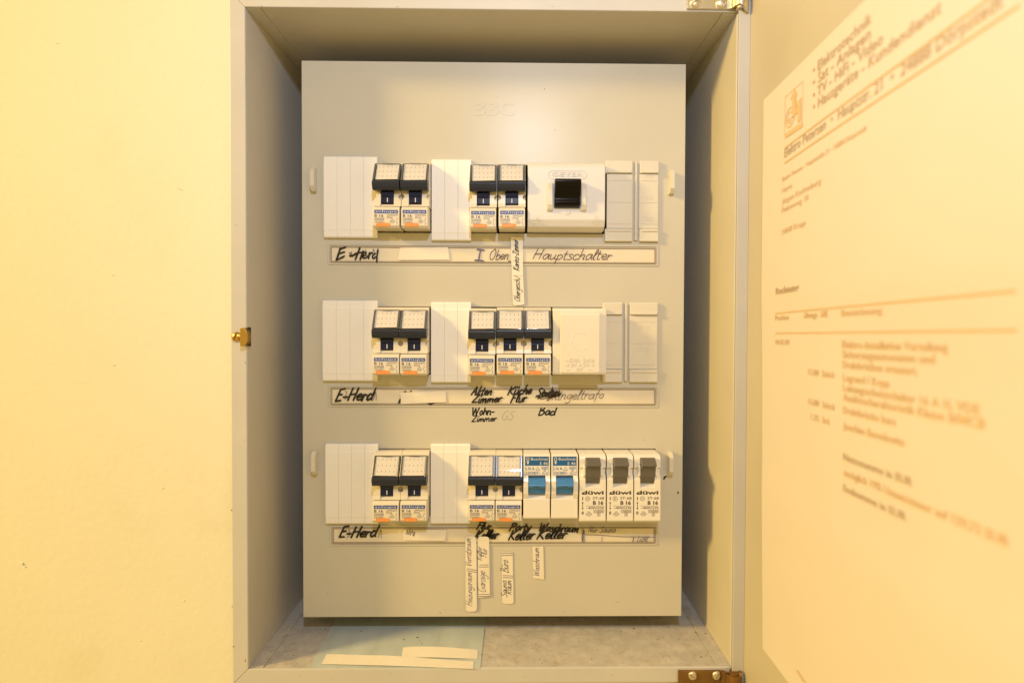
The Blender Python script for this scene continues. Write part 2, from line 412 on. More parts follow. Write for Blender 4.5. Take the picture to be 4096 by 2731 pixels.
# ---------------------------------------------------------------- the cabinet
cab = thing('fuse_cabinet', 'beige sheet metal fuse cabinet set in the wall with its door swung open', 'cabinet', (0, 0, 0))
def frame_rail(x0, x1, z0, z1, side):
    m = MB(); a = YF; b = YF + 1.6
    xi0, xi1, zi0, zi1 = x0 + FW, x1 - FW, z0 + FW, z1 - FW
    g = 0.06
    q = {'top': [(x0 + g, z1), (x1 - g, z1), (xi1 - g, zi1), (xi0 + g, zi1)], 'bottom': [(x0 + g, z0), (x1 - g, z0), (xi1 - g, zi0), (xi0 + g, zi0)],
         'left': [(x0, z0 + g), (x0, z1 - g), (xi0, zi1 - g), (xi0, zi0 + g)], 'right': [(x1, z0 + g), (x1, z1 - g), (xi1, zi1 - g), (xi1, zi0 + g)]}[side]
    m.poly([(x, a, z) for x, z in q] + [(x, b, z) for x, z in q], [(0, 1, 2, 3), (7, 6, 5, 4), (0, 4, 5, 1), (1, 5, 6, 2), (2, 6, 7, 3), (3, 7, 4, 0)])
    return part('frame_rail', m, 'frame_paint', cab, 0.35)
for s_ in ('top', 'bottom', 'left', 'right'): frame_rail(ox0, ox1, oz0, oz1, s_)
def rail_chip(px, py, w, h):
    c = at(px, py, YF); m = MB(); n = 8
    m.poly([(c.x + math.cos(6.283 * i / n) * w * rnd.uniform(.5, 1.2), YF - .02, c.z + math.sin(6.283 * i / n) * h * rnd.uniform(.5, 1.2)) for i in range(n)], [tuple(range(n))])
    part('paint_chip', m, 'chip_brown', cab, flat=True)
for q in ((934, 2584, .5, .6), (927, 2040, .35, .5), (929, 2425, .2, .7), (983, 315, .25, .4), (981, 1450, .3, .6), (982, 2640, .3, .9), (1200, 2700, .3, .3), (1560, 2690, .4, .2), (1047, 27, .4, .2), (1590, 29, .9, .2), (2450, 2697, .3, .3), (978, 1760, .2, .3),
          (946, 900, .2, .4), (1330, 2712, .25, .2), (2100, 2704, .3, .2), (2210, 26, .5, .18)): rail_chip(*q)
YB = 424.0                                                 # back of the box
ix0, ix1, iz0, iz1 = fx0 - 0.15, fx1 + 0.15, fz0 - 0.15, fz1 + 0.15
part('side_panel', MB().box(ix0 - 1.2, ix0, YF + 1.65, YB, iz0 - 1, iz1 + 1), 'inside_paint', cab, 0.1)
part('side_panel', MB().box(ix1, ix1 + 1.2, YF + 1.65, YB, iz0 - 1, iz1 + 1), 'inside_paint', cab, 0.1)
part('top_panel', MB().box(ix0 + 8.2, ix1 - 8.2, YF + 1.65, YB, iz1, iz1 + 1.2), 'inside_paint', cab, 0.1)
part('bottom_panel', MB().box(ix0 + 8.2, ix1 - 8.2, YF + 1.65, YB, iz0 - 1.2, iz0), 'floor_dirty', cab, 0.1)
for a, b in ((ix0 + .05, ix0 + 8.0), (ix1 - 8.0, ix1 - .05)):     # folded joining flanges of the side panels
    part('panel_flange', MB().box(a, b, YF + 1.65, YB - .2, iz1 - 0.55, iz1 + 0.6), 'inside_paint', cab, 0.2)
    part('panel_flange', MB().box(a, b, YF + 1.65, YB - .2, iz0 - 0.6, iz0 + 0.5), 'floor_dirty', cab, 0.2)
part('back_panel', MB().box(ix0 - 1, ix1 + 1, YB + .1, YB + 1.2, iz0 - 1, iz1 + 1), 'inside_paint', cab, 0.1)

# door: a shallow pan standing open at a right angle, hinged on the right
TH = 1.2 * math.pi / 180
DX, DY = 133.4, 307.0
dn = Vector((-math.sin(TH), -math.cos(TH), 0))             # along the door, towards the viewer
dw = Vector((-math.cos(TH), math.sin(TH), 0))              # out of its inner face
def door_pt(u, w, z): return Vector((DX, DY, 0)) + dn * u + dw * w + Vector((0, 0, z))
DZ0, DZ1, DLEN = oz0 - 1.5, oz1 + 1.5, 288.0
def door_box(u0, u1, w0, w1, z0, z1):
    m = MB(); m.poly([door_pt(u, w, z) for u in (u0, u1) for w in (w0, w1) for z in (z0, z1)],
                     [(0, 1, 3, 2), (4, 6, 7, 5), (0, 4, 5, 1), (2, 3, 7, 6), (0, 2, 6, 4), (1, 5, 7, 3)]); return m
door = part('door', door_box(0, DLEN, -1.2, 0, DZ0, DZ1), 'door_paint', cab, 0.15)
part('rim', door_box(0.05, 1.2, 0.02, 6.6, DZ0 + .1, DZ1 - .1), 'rim_paint', door, 0.2)
part('rim', door_box(1.25, DLEN - 1.3, 0.02, 6.6, DZ1 - 1.3, DZ1 - .1), 'rim_paint', door, 0.3)
part('rim', door_box(1.25, DLEN - 1.3, 0.02, 6.6, DZ0 + .1, DZ0 + 1.3), 'rim_paint', door, 0.3)
part('rim', door_box(DLEN - 1.2, DLEN - .05, 0.02, 6.6, DZ0 + .1, DZ1 - .1), 'rim_paint', door, 0.3)

def screw(name, x, y, z, r, ang, material, parent, dome=0.55):
    bm = MB(); n, k = 24, 6; pts = []; fs = []
    for j in range(k):
        a = math.pi / 2 * j / k
        for i in range(n):
            t = 2 * math.pi * i / n
            pts.append((r * math.cos(a) * math.cos(t), -r * dome * math.sin(a), r * math.cos(a) * math.sin(t)))
    for j in range(k - 1):
        for i in range(n): fs.append((j * n + i, j * n + (i + 1) % n, (j + 1) * n + (i + 1) % n, (j + 1) * n + i))
    pts.append((0, -r * dome, 0)); c = len(pts) - 1
    for i in range(n): fs.append(((k - 1) * n + i, (k - 1) * n + (i + 1) % n, c))
    fs.append(tuple(range(n - 1, -1, -1)))
    bm.poly(pts, fs)
    me = mesh_of(name, bm, material, smooth=False)
    cm = MB(); w = r * 0.13
    cm.box(-r * 1.3, r * 1.3, -r * 2, -r * dome * 0.35, -w, w)
    cm.v = [(x_ * math.cos(ang) - z_ * math.sin(ang), y_, x_ * math.sin(ang) + z_ * math.cos(ang)) for x_, y_, z_ in cm.v]
    me = boolean_cut(me, cm)
    for p in me.polygons: p.use_smooth = True
    me.set_sharp_from_angle(angle=math.radians(35))
    return link(name, me, parent, (x, y, z))
# top hinge: bright zinc plate that rolls over the door edge
def hinge(px_l, py_edge, material, flip, name='hinge'):
    xl = at(px_l, 20, YF).x; e = at(2830, py_edge, YF).z
    s_ = 1 if not flip else -1
    z_in, z_out = e, e + s_ * 15
    za, zb = min(z_in, z_out), max(z_in, z_out)
    xr = at(2905, 20, YF).x
    m = MB().box(xl, xr, YF - 1.6, YF - 0.05, za, zb)
    h = part(name, m, material, cab, 0.25)
    prof = []
    k = MB(); n = 22; R = 4.2; cx = xr + 7.0; cy = YF - 3.4
    path = [(xr, YF - 1.6), (xr + 1.5, YF - 2.2), (xr + 3.2, YF - 4.8)]
    for i in range(n + 1):
        t = math.pi * (1.02) - math.pi * 1.15 * i / n
        path.append((cx + R * math.cos(t), cy - R * math.sin(t)))
    t_ = 1.5
    pts = []; N_ = len(path)
    for i, (x, y) in enumerate(path):
        d = Vector(path[min(i + 1, N_ - 1)]) - Vector(path[max(0, i - 1)]); d.normalize(); nn = Vector((-d.y, d.x))
        pts.append((x, y, x + nn.x * t_, y + nn.y * t_))
    lip = 3.2 if not flip else 0.0
    V = []; FS = []
    for i, (x, y, x2, y2) in enumerate(pts):
        ext = -s_ * lip * max(0, min(1, (i - 10) / 6.0)) if not flip else -s_ * 1.4 * (1 if i > N_ - 8 else 0)
        z1_ = z_in + ext; z2_ = z_out
        V += [(x, y, z1_), (x2, y2, z1_), (x2, y2, z2_), (x, y, z2_)]
    for i in range(N_ - 1):
        a = 4 * i; b = a + 4
        FS += [(a, b, b + 1, a + 1), (a + 1, b + 1, b + 2, a + 2), (a + 2, b + 2, b + 3, a + 3), (a + 3, b + 3, b, a)]
    FS += [(0, 1, 2, 3), (4 * N_ - 4, 4 * N_ - 1, 4 * N_ - 2, 4 * N_ - 3)]
    k.poly(V, FS)
    kn = link('knuckle', mesh_of('knuckle', k, material, 0.0, True), h)
    pin = MB(); pin.v = []; r = 2.7; n = 20
    pv = [(cx + r * math.cos(2 * math.pi * i / n), cy + r * math.sin(2 * math.pi * i / n)) for i in range(n)]
    pin.poly([(x, y, z_in - s_ * 1.0) for x, y in pv] + [(x, y, z_out + s_ * 4) for x, y in pv],
             [tuple(range(n)), tuple(range(2 * n - 1, n - 1, -1))] + [(i, i + n, (i + 1) % n + n, (i + 1) % n) for i in range(n)])
    part('hinge_pin', pin, material, h, smooth=True)
    return h
h1 = hinge(2745, 42, 'zinc', False)
for px, py, an in ((2781, 12, .5), (2884, 14, -1.0)):
    c = at(px, py, YF - 1.6); screw('screw', c.x, YF - 1.62, c.z, 3.15, an, 'zinc', h1)
h2 = hinge(2733, 2676, 'rusty', True)
for px, py, an in ((2770, 2700, -.6), (2866, 2699, 1.0)):
    c = at(px, py, YF - 1.6); screw('screw', c.x, YF - 1.62, c.z, 2.6, an, 'zinc', h2)
# lock catch on the left rail
c = at(962, 1347, YF)
catch = MB(); n = 14
c0 = at(960, 1347, YF - 4).x; ht = 5.2
arc = [(c0, c.z - ht)] + [(c0 + 1.9 + 2.4 * math.cos(-math.pi / 2 + math.pi * i / n) ** 1, c.z + ht * math.sin(-math.pi / 2 + math.pi * i / n)) for i in range(n + 1)] + [(c0, c.z + ht)]
k = len(arc)
catch.poly([(x, YF - 4.2, z) for x, z in arc] + [(x, YF - .05, z) for x, z in arc], [tuple(range(k)), tuple(range(2 * k - 1, k - 1, -1))] + [(i, i + k, (i + 1) % k + k, (i + 1) % k) for i in range(k)])
ct = part('lock_catch', catch, 'brass', cab, 0.3)
c = at(947, 1347, YF); screw('screw', c.x, YF - .05, c.z, 2.9, 1.15, 'brass', ct, 0.75)
part('catch_slot', MB().box(fx0 + .02, fx0 + 0.35, YF + 0.9, YF + 4.6, c.z - 5.4, c.z + 5.4), 'dark_gap', cab)

# ---------------------------------------------------------------- cover plate of the distribution board
cx0, cx1, cz1, cz0 = rect(1209, 250, 2735, 2465, YC)
cover = thing('distribution_cover', 'large beige plastic cover plate with three rows of devices inside the cabinet', 'cover plate', (0, 0, 0))
ZT2 = at(1960, 1231, YC).z; ZT3 = at(1960, 1797, YC).z; ZT1 = ZT2 + (ZT2 - ZT3) * 0.995
ROWZ = {1: ZT1, 2: ZT2, 3: ZT3}
NH = 42.0
sx0, sx1 = at(1330, 1400, YC).x, at(2626, 1400, YC).x
pb = MB()
xs = [cx0, sx0, sx1, cx1]
zs = [cz0]
for r in (3, 2, 1): zs += [ROWZ[r] - NH - .5, ROWZ[r] + .5]
zs.append(cz1)
def grid_plate(y, xs_, zs_):
    vi = {}; V = []
    for i, x in enumerate(xs_):
        for j, z in enumerate(zs_): vi[i, j] = len(V); V.append((x, y, z))
    Fs = []
    for i in range(len(xs_) - 1):
        for j in range(len(zs_) - 1):
            if i == 1 and j % 2 == 1: continue
            Fs.append((vi[i, j], vi[i + 1, j], vi[i + 1, j + 1], vi[i, j + 1]))
    return V, Fs
V, Fs = grid_plate(YC, xs, zs)
k = len(V)
V2, _ = grid_plate(YC + 2.0, xs, zs)
edges = {}
for f in Fs:
    for a, b in zip(f, f[1:] + f[:1]): edges[(a, b)] = 1
side = [(a, a + k, b + k, b) for (a, b) in edges if (b, a) not in edges]
pb.poly(V + V2, Fs + [tuple(i + k for i in reversed(f)) for f in Fs] + side)
part('plate', pb, 'cover_plastic', cover, 0.35)
for m in (MB().box(cx0 + .3, cx0 + 1.8, YC + 2.05, YC + 60, cz0 + .3, cz1 - .3), MB().box(cx1 - 1.8, cx1 - .3, YC + 2.05, YC + 60, cz0 + .3, cz1 - .3),
          MB().box(cx0 + 1.9, cx1 - 1.9, YC + 2.05, YC + 60, cz1 - 1.8, cz1 - .3), MB().box(cx0 + 1.9, cx1 - 1.9, YC + 2.05, YC + 60, cz0 + .3, cz0 + 1.8)):
    part('cover_rim', m, 'cover_plastic', cover)
x0, x1, z1, z0 = rect(1896, 404, 2057, 464, YC)
w = (x1 - x0)
bb = MB()
text(bb, 'BBC', x0, x1, z0, z1, YC - .02, 0.035, 0.11)
part('embossed_lettering', bb, 'cover_plastic', cover)
def clip(px, py):
    c = at(px, py, YC); L = 7.3; t = 1.25
    m = MB()
    pr = [(-.1, L), (-.1, -L), (3.2, -L), (5.6, -L * .62), (5.6, L * .62), (3.2, L)]
    m.prism(c.x - t, c.x + t, [(p, c.z + z) for p, z in pr])
    m.v = [(x, y + YC, z) for x, y, z in m.v]
    part('retaining_clip', m, 'ivory_plastic', cover, 0.12, smooth=False)
for px, py in ((1260, 722), (2681, 733), (1264, 1846), (2676, 1848)): clip(px, py)
# two dots of black marker beside the lowest row
mk = MB()
scrawl(mk, [(2655, 1916), (2660, 1908), (2667, 1904)], 1.0, YC - .05); scrawl(mk, [(2711, 1973), (2713, 1966)], .8, YC - .05); scrawl(mk, [(2657, 1909), (2661, 1906)], 1.1, YC - .05)
part('ink_mark', mk, 'marker_black', cover, flat=True)

CARD_NAMES = {1: 'top label card, with E-Herd and Hauptschalter written on it', 2: 'middle label card, with a crossed-out word and Klingeltrafo in thin pen', 3: 'lowest label card, crowded with black marker words and a ruled box'}
LBL = {1: (1313, 979, 2632, 1062), 2: (1315, 1543, 2631, 1628), 3: (1321, 2098, 2629, 2180)}
CARD = {}
for r in (1, 2, 3):
    x0, x1, z1, z0 = rect(*LBL[r], YC)
    lf = None
    def ring(a, b, c, d, wd, p, nm, par, material='cover_plastic'):
        m = MB()
        o = [(a, c), (b, c), (b, d), (a, d)]; i_ = [(a + wd, c + wd), (b - wd, c + wd), (b - wd, d - wd), (a + wd, d - wd)]
        V = [(x, YC - .01, z) for x, z in o] + [(x, YC - .01, z) for x, z in i_] + [(x, YC - p, z) for x, z in o] + [(x, YC - p, z) for x, z in i_]
        Fq = []
        for q in range(4):
            n_ = (q + 1) % 4
            Fq += [(q, n_, n_ + 8, q + 8), (q + 8, n_ + 8, n_ + 12, q + 12), (q + 12, n_ + 12, n_ + 4, q + 4), (q, q + 4, n_ + 4, n_)]
        m.poly(V, Fq)
        return part(nm, m, material, par, 0.18)
    fr = ring(x0, x1, z0, z1, 0.9, 0.55, 'label_frame', cover)
    ring(x0 + 1.55, x1 - 1.55, z0 + 1.55, z1 - 1.55, 0.75, 0.7, 'label_frame_lip', fr, 'lip_brown')
    cd = thing('label_card', CARD_NAMES[r], 'label card', (0, 0, 0))
    part('card', MB().box(x0 + 2.4, x1 - 2.4, YC - .22, YC - .03, z0 + 2.4, z1 - 2.4), 'card_paper', cd)
    CARD[r] = cd
YI = YC - .74                                               # ink lies on the cards
def ink(strokes, material, parent, name='handwriting'):
    m = MB(); o = None
    for f in strokes:
        if f.__name__ == 'word':
            w_ = MB(); f(w_); o = part(name, w_, material, parent, flat=True)
        else: f(m)
    if m.v: o = part(name, m, material, parent, flat=True)
    return o
def H(t, p0, p1, xh, w, slant=.3, seed=0, Y=YI):
    def word(m): hand(m, t, p0, p1, xh, w, Y, slant, seed)
    return word
Q = lambda pix, w, seed=0, Y=YI: (lambda m: scrawl(m, pix, w, Y, seed))
EH = [Q([(1384, 988), (1372, 992), (1358, 997)], 1.15, 1), Q([(1361, 993), (1352, 1022), (1345, 1041)], 1.2, 2), Q([(1355, 1015), (1378, 1008)], 1.1, 3), Q([(1344, 1040), (1362, 1033), (1378, 1024)], 1.15, 4),
      Q([(1398, 1023), (1410, 1023), (1424, 1014)], 1.2, 5), Q([(1440, 990), (1430, 1015), (1421, 1039)], 1.15, 6), Q([(1423, 1013), (1450, 1009)], 1.0, 7), Q([(1453, 1003), (1446, 1022), (1440, 1040)], 1.15, 8),
      Q([(1450, 1026), (1463, 1019), (1462, 1008), (1454, 1014), (1451, 1030), (1463, 1032), (1472, 1022)], 1.0, 9), Q([(1478, 1010), (1474, 1035)], 1.0, 10), Q([(1475, 1022), (1485, 1011), (1491, 1014)], 1.0, 11),
      Q([(1502, 1013), (1490, 1024), (1494, 1034), (1504, 1026)], 1.0, 12), Q([(1512, 997), (1508, 1025), (1507, 1049)], 1.1, 13)]
ink(EH, 'marker_black', CARD[1])
ink([Q([(1395, 1008), (1409, 1018)], .3, 1), Q([(1408, 1006), (1398, 1019)], .3, 2), Q([(1492, 1012), (1494, 996), (1499, 1012)], .3, 3), Q([(1460, 998), (1466, 1003)], .3, 4),
     H('Oben', (1955, 1037), (2034, 1037), 3.4, .45, .25, 3), H('Hauptschalter', (2128, 1037), (2444, 1040), 3.35, .48, .35, 5), Q([(2033, 1045), (2046, 1047)], .6, 6)], 'pen_brown', CARD[1])
ink([Q([(1908, 998), (1922, 999), (1937, 1001)], 1.0, 1), Q([(1923, 1000), (1918, 1022), (1915, 1041)], 1.1, 2), Q([(1899, 1041), (1916, 1042), (1934, 1044)], 1.1, 3)], 'pen_blue', CARD[1])
def shift(f, pts): return f
ink([H('E-Herd', (1338, 1604), (1488, 1600), 3.9, 1.2, .38, 7)], 'marker_black', CARD[2])
ink([Q([(1380, 1565), (1388, 1567), (1383, 1580), (1388, 1588), (1376, 1598)], .3, 1), Q([(1493, 1600), (1503, 1568), (1505, 1602)], .3, 2), Q([(1460, 1575), (1452, 1600)], .3, 3)], 'pen_brown', CARD[2])
ink([Q([(1602, 1595), (1598, 1605), (1595, 1612)], 1.2, 1), Q([(1708, 1608), (1722, 1616), (1738, 1607)], 1.1, 2), Q([(1617, 1567), (1624, 1565)], .8, 3), Q([(1640, 1566), (1646, 1563)], .8, 4)], 'marker_black', CARD[2])
ink([H('Akten', (1883, 1580), (1966, 1578), 2.7, .9, .45, 11), H('Zimmer', (1885, 1611), (2006, 1606), 2.6, .95, .4, 12), H('Küche', (2029, 1579), (2124, 1574), 2.8, .95, .45, 13),
     H('Flur', (2040, 1610), (2104, 1606), 2.8, .95, .4, 14), H('Stube', (2143, 1586), (2228, 1584), 2.8, .95, .4, 15)], 'marker_black', CARD[2])
ink([Q([(2142, 1588), (2180, 1572), (2240, 1568)], .8, 1), Q([(2150, 1594), (2200, 1575), (2246, 1574)], .8, 2), Q([(2175, 1582), (2215, 1560), (2205, 1585), (2240, 1578), (2190, 1590), (2236, 1582)], .9, 3),
     Q([(2160, 1597), (2205, 1588), (2245, 1576)], .45, 4), Q([(2188, 1603), (2215, 1585)], .4, 5)], 'marker_black', CARD[2], 'crossing_out')
ink([H('Klingeltrafo', (2186, 1599), (2414, 1593), 3.1, .34, .4, 17)], 'pen_brown', CARD[2])
ink([H('E-Herd', (1353, 2149), (1502, 2146), 3.8, 1.2, .38, 21)], 'marker_black', CARD[3])
ink([Q([(1391, 2117), (1400, 2120), (1394, 2131), (1399, 2139), (1385, 2150)], .3, 1), Q([(1512, 2150), (1524, 2117), (1524, 2152)], .3, 2)], 'pen_brown', CARD[3])
ink([H('Flur', (1903, 2117), (1962, 2116), 2.5, .95, .45, 22), H('Keller', (1896, 2157), (1990, 2152), 2.9, 1.2, .45, 23), H('Party', (2036, 2122), (2122, 2118), 2.5, .95, .45, 24), H('Keller', (2031, 2160), (2134, 2155), 3.5, 1.05, .45, 25),
     H('Waschraum', (2152, 2123), (2312, 2127), 2.6, .95, .4, 26), H('Keller', (2146, 2155), (2262, 2152), 3.4, 1.05, .45, 27)], 'marker_black', CARD[3])
ink([H('Nur Sauna', (2350, 2128), (2460, 2129), 2.0, .34, .4, 28), H('Licht', (2546, 2166), (2590, 2164), 2.0, .3, .4, 29), Q([(2334, 2137), (2400, 2139), (2470, 2144), (2540, 2146), (2621, 2147)], .3, 1),
     Q([(2409, 2146), (2407, 2166)], .32, 2), Q([(2328, 2110), (2330, 2165), (2334, 2112), (2337, 2168), (2327, 2150), (2338, 2120), (2331, 2168)], .3, 3), Q([(2535, 2149), (2531, 2168)], .6, 4)], 'pen_blue', CARD[3])
# words written straight on the cover plate under the middle card
ink([H('Wohn-', (1885, 1661), (1978, 1657), 2.7, .85, .2, 31, YC - .04), H('Zimmer', (1885, 1686), (1986, 1684), 2.0, .75, .25, 32, YC - .04), H('Bad', (2152, 1661), (2220, 1659), 2.9, .95, .3, 33, YC - .04)], 'marker_black', cover)
ink([H('GS', (2003, 1678), (2052, 1680), 3.0, .3, .3, 34, YC - .04)], 'pencil', cover)

# paper tapes stuck over words on the cards and strips written sideways
def tape(name, px, label, cat, p=0.1, Y=None, wav=0.6, seed=0, mat_='sticker_paper', group=None, round_=0):
    Y = Y if Y is not None else YC
    rn = random.Random(seed); P = [at(x, y, Y) for x, y in px]
    tl, tr, br, bl = [(q.x, q.z) for q in P]
    ts = [0, .012, .03, .06, .2, .35, .5, .65, .8, .94, .97, .988, 1]
    n = len(ts) - 1; m = MB(); V = []
    for i, t in enumerate(ts):
        a = Vector(tl).lerp(Vector(bl), t); b = Vector(tr).lerp(Vector(br), t)
        ins = {0: .22, 1: .08, 2: .02}
        d = (b - a) * ((ins.get(i, 0) if round_ & 1 else 0) + (ins.get(n - i, 0) if round_ & 2 else 0)); a += d; b -= d
        o = rn.uniform(-.12, .12) * wav
        for q in (a, b): V.append((q.x + o, Y - p - rn.uniform(0, .06), q.y))
    k_ = len(V)
    V += [(x, y + .09, z) for x, y, z in V]
    Fq = [(2 * i, 2 * i + 1, 2 * i + 3, 2 * i + 2) for i in range(n)] + [tuple(j + k_ for j in (2 * i + 2, 2 * i + 3, 2 * i + 1, 2 * i)) for i in range(n)]
    Fq += [(2 * i, 2 * i + 2, 2 * i + 2 + k_, 2 * i + k_) for i in range(n)] + [(2 * i + 1, 2 * i + 1 + k_, 2 * i + 3 + k_, 2 * i + 3) for i in range(n)] + [(0, k_, k_ + 1, 1), (2 * n, 2 * n + 1, 2 * n + 1 + k_, 2 * n + k_)]
    m.poly(V, Fq)
    r_ = thing(name, label, cat, (0, 0, 0), group)
    part('paper', m, mat_, r_)
    return r_
tape('correction_tape', [(1602, 992), (1792, 990), (1799, 1040), (1592, 1041)], 'pale correction tape on the top label card', 'tape', .92, seed=1)
tape('correction_tape', [(1602, 1569), (1783, 1561), (1785, 1607), (1606, 1614)], 'pale correction tape with ink peeking out on the middle label card', 'tape', .92, seed=2)
t3 = tape('correction_tape', [(1614, 2116), (1788, 2116), (1780, 2160), (1613, 2158)], 'pale correction tape with a blue scribble on the lowest label card', 'tape', .92, seed=3)
ink([Q([(1624, 2138), (1630, 2118), (1632, 2138), (1640, 2116), (1640, 2140), (1650, 2120), (1652, 2142), (1659, 2126), (1655, 2145)], .35, 2, YC - 1.05)], 'pen_blue', t3)
def vhand(txt, p_bottom, p_top, xh, w, parent, Y, seed, material='pen_blue', slant=.35):
    ink([H(txt, p_bottom, p_top, xh, w, slant, seed, Y)], material, parent)
def vrule(px0, px1, parent, Y, material='pen_blue'):
    ink([Q([px0, px1], .3, 1, Y), Q([(px0[0], px0[1] + 8), (px1[0], px1[1] + 8)], .3, 2, Y)], material, parent, 'ruled_line')
s1 = tape('paper_strip', [(2043, 948), (2091, 950), (2092, 1102), (2047, 1102)], 'narrow upright paper strip stuck across the top label card', 'paper strip', .95, seed=5)
vhand('Karins-Zimmer', (2076, 1084), (2072, 960), 2.0, .42, s1, YC - 1.08, 41, 'marker_black')
s1b = tape('paper_strip', [(2046, 1103), (2092, 1103), (2098, 1219), (2052, 1222)], 'short upright paper strip hanging below the top label card', 'paper strip', .95, seed=6, round_=2)
vhand('Obergesch./', (2080, 1208), (2078, 1108), 2.0, .32, s1b, YC - 1.08, 42, 'marker_black')
YS = YC - 1.08
s2 = tape('paper_strip', [(1862, 2141), (1906, 2141), (1908, 2441), (1863, 2441)], 'longest upright paper strip at the bottom, leftmost of four', 'paper strip', .95, seed=7, round_=3)
vhand('Heizungsraum', (1889, 2424), (1886, 2288), 2.1, .27, s2, YS, 43); vhand('Vorratsraum', (1886, 2266), (1882, 2152), 2.1, .27, s2, YS, 44); vrule((1868, 2272), (1906, 2280), s2, YS)
s3 = tape('paper_strip', [(1911, 2142), (1957, 2143), (1960, 2382), (1914, 2386)], 'upright paper strip reading Garage, second from left at the bottom', 'paper strip', .95, seed=8, round_=1)
vhand('Garage', (1942, 2370), (1940, 2284), 2.6, .27, s3, YS, 45); vhand('Keller', (1928, 2242), (1926, 2186), 1.8, .25, s3, YS, 46); vhand('Flur', (1948, 2230), (1946, 2194), 1.8, .25, s3, YS, 47)
vrule((1917, 2258), (1954, 2258), s3, YS); vrule((1915, 2376), (1959, 2375), s3, YS)
s4 = tape('paper_strip', [(2007, 2206), (2050, 2206), (2055, 2412), (2009, 2412)], 'upright paper strip reading Sauna Raum, third from left at the bottom', 'paper strip', .5, seed=9, round_=2)
vhand('Sauna', (2028, 2388), (2026, 2322), 2.0, .3, s4, YC - .63, 48, 'ink_navy'); vhand('Raum', (2046, 2378), (2044, 2320), 2.0, .3, s4, YC - .63, 49, 'ink_navy'); vhand('Büro', (2034, 2290), (2032, 2240), 2.6, .3, s4, YC - .63, 50, 'ink_navy')
vrule((2012, 2300), (2052, 2302), s4, YC - .63); vrule((2008, 2212), (2050, 2211), s4, YC - .63)
s5 = tape('paper_strip', [(2129, 2182), (2173, 2182), (2176, 2315), (2132, 2309)], 'shortest upright paper strip at the bottom, rightmost of four', 'paper strip', .5, seed=10)
vhand('Waschraum', (2157, 2306), (2155, 2190), 2.0, .3, s5, YC - .63, 51)

rn = random.Random(12)
def stain(px, py, r, material='stain', asp=1.0):
    c = at(px, py, YC); m = MB(); n = 9
    m.poly([(c.x + math.cos(6.283 * i / n) * r * rn.uniform(.5, 1.2), YC - .03, c.z + math.sin(6.283 * i / n) * r * asp * rn.uniform(.5, 1.2)) for i in range(n)], [tuple(range(n))])
    part('stain', m, material, cover, flat=True)
for px, py, r, a_ in ((2556, 291, .35, 1), (2178, 357, .5, 1.6), (2047, 264, .25, 1), (1985, 388, .4, .6), (2220, 520, .3, 2.2), (1761, 2449, .55, 1.4), (2256, 2445, .35, 1), (1310, 2370, .3, 1.5), (1355, 2358, .2, 1), (2008, 1174, .35, 1.3),
                    (2700, 1258, .35, .7), (2470, 2406, 1.6, .12), (2575, 1758, .5, .7), (1700, 2367, .25, 1.2), (1745, 2420, .3, .8), (2080, 2370, .2, 1)): stain(px, py, r, 'stain', a_)
# ---------------------------------------------------------------- blanking plates
def white_blank(px0, px1, row, n, label, dz=0.0):
    x0, x1 = at(px0, 1300, YC - 3).x, at(px1, 1300, YC - 3).x
    zt = ROWZ[row] + 4.2 + dz; zb = ROWZ[row] - NH - 4.4 + dz
    t = thing('blanking_plate', label, 'blanking plate', (x0, YC, zt), 'white blanking plates of break-off strips')
    w = (x1 - x0) / n; h = zt - zb
    prof = [(0.1, 0), (2.3, 0), (3.0, -.7), (3.2, -4.2), (3.4, -5), (3.4, -h + 5), (3.2, -h + 4.2), (3.0, -h + .7), (2.3, -h), (0.1, -h)]
    m = MB().prism(0.04, w - .04, prof)
    me = mesh_of('strip', m, 'white_plastic', 0.16, False, 1)
    for i in range(n): link('strip', me, t, (i * w, 0, 0))
    return t
white_blank(1296, 1509, 1, 4, 'white blanking plate of four strips, top row far left', 0.2)
white_blank(1290, 1510, 2, 4, 'white blanking plate of four strips, middle row far left')
white_blank(1300, 1511, 3, 4, 'white blanking plate of four strips, lowest row far left', -.2)
white_blank(1726, 1884, 1, 3, 'white blanking plate of three strips between breakers in the top row', -1.2)
white_blank(1724, 1884, 2, 3, 'white blanking plate of three strips between breakers in the middle row', -.8)
white_blank(1723, 1882, 3, 3, 'white blanking plate of three strips between breakers in the lowest row', -.2)

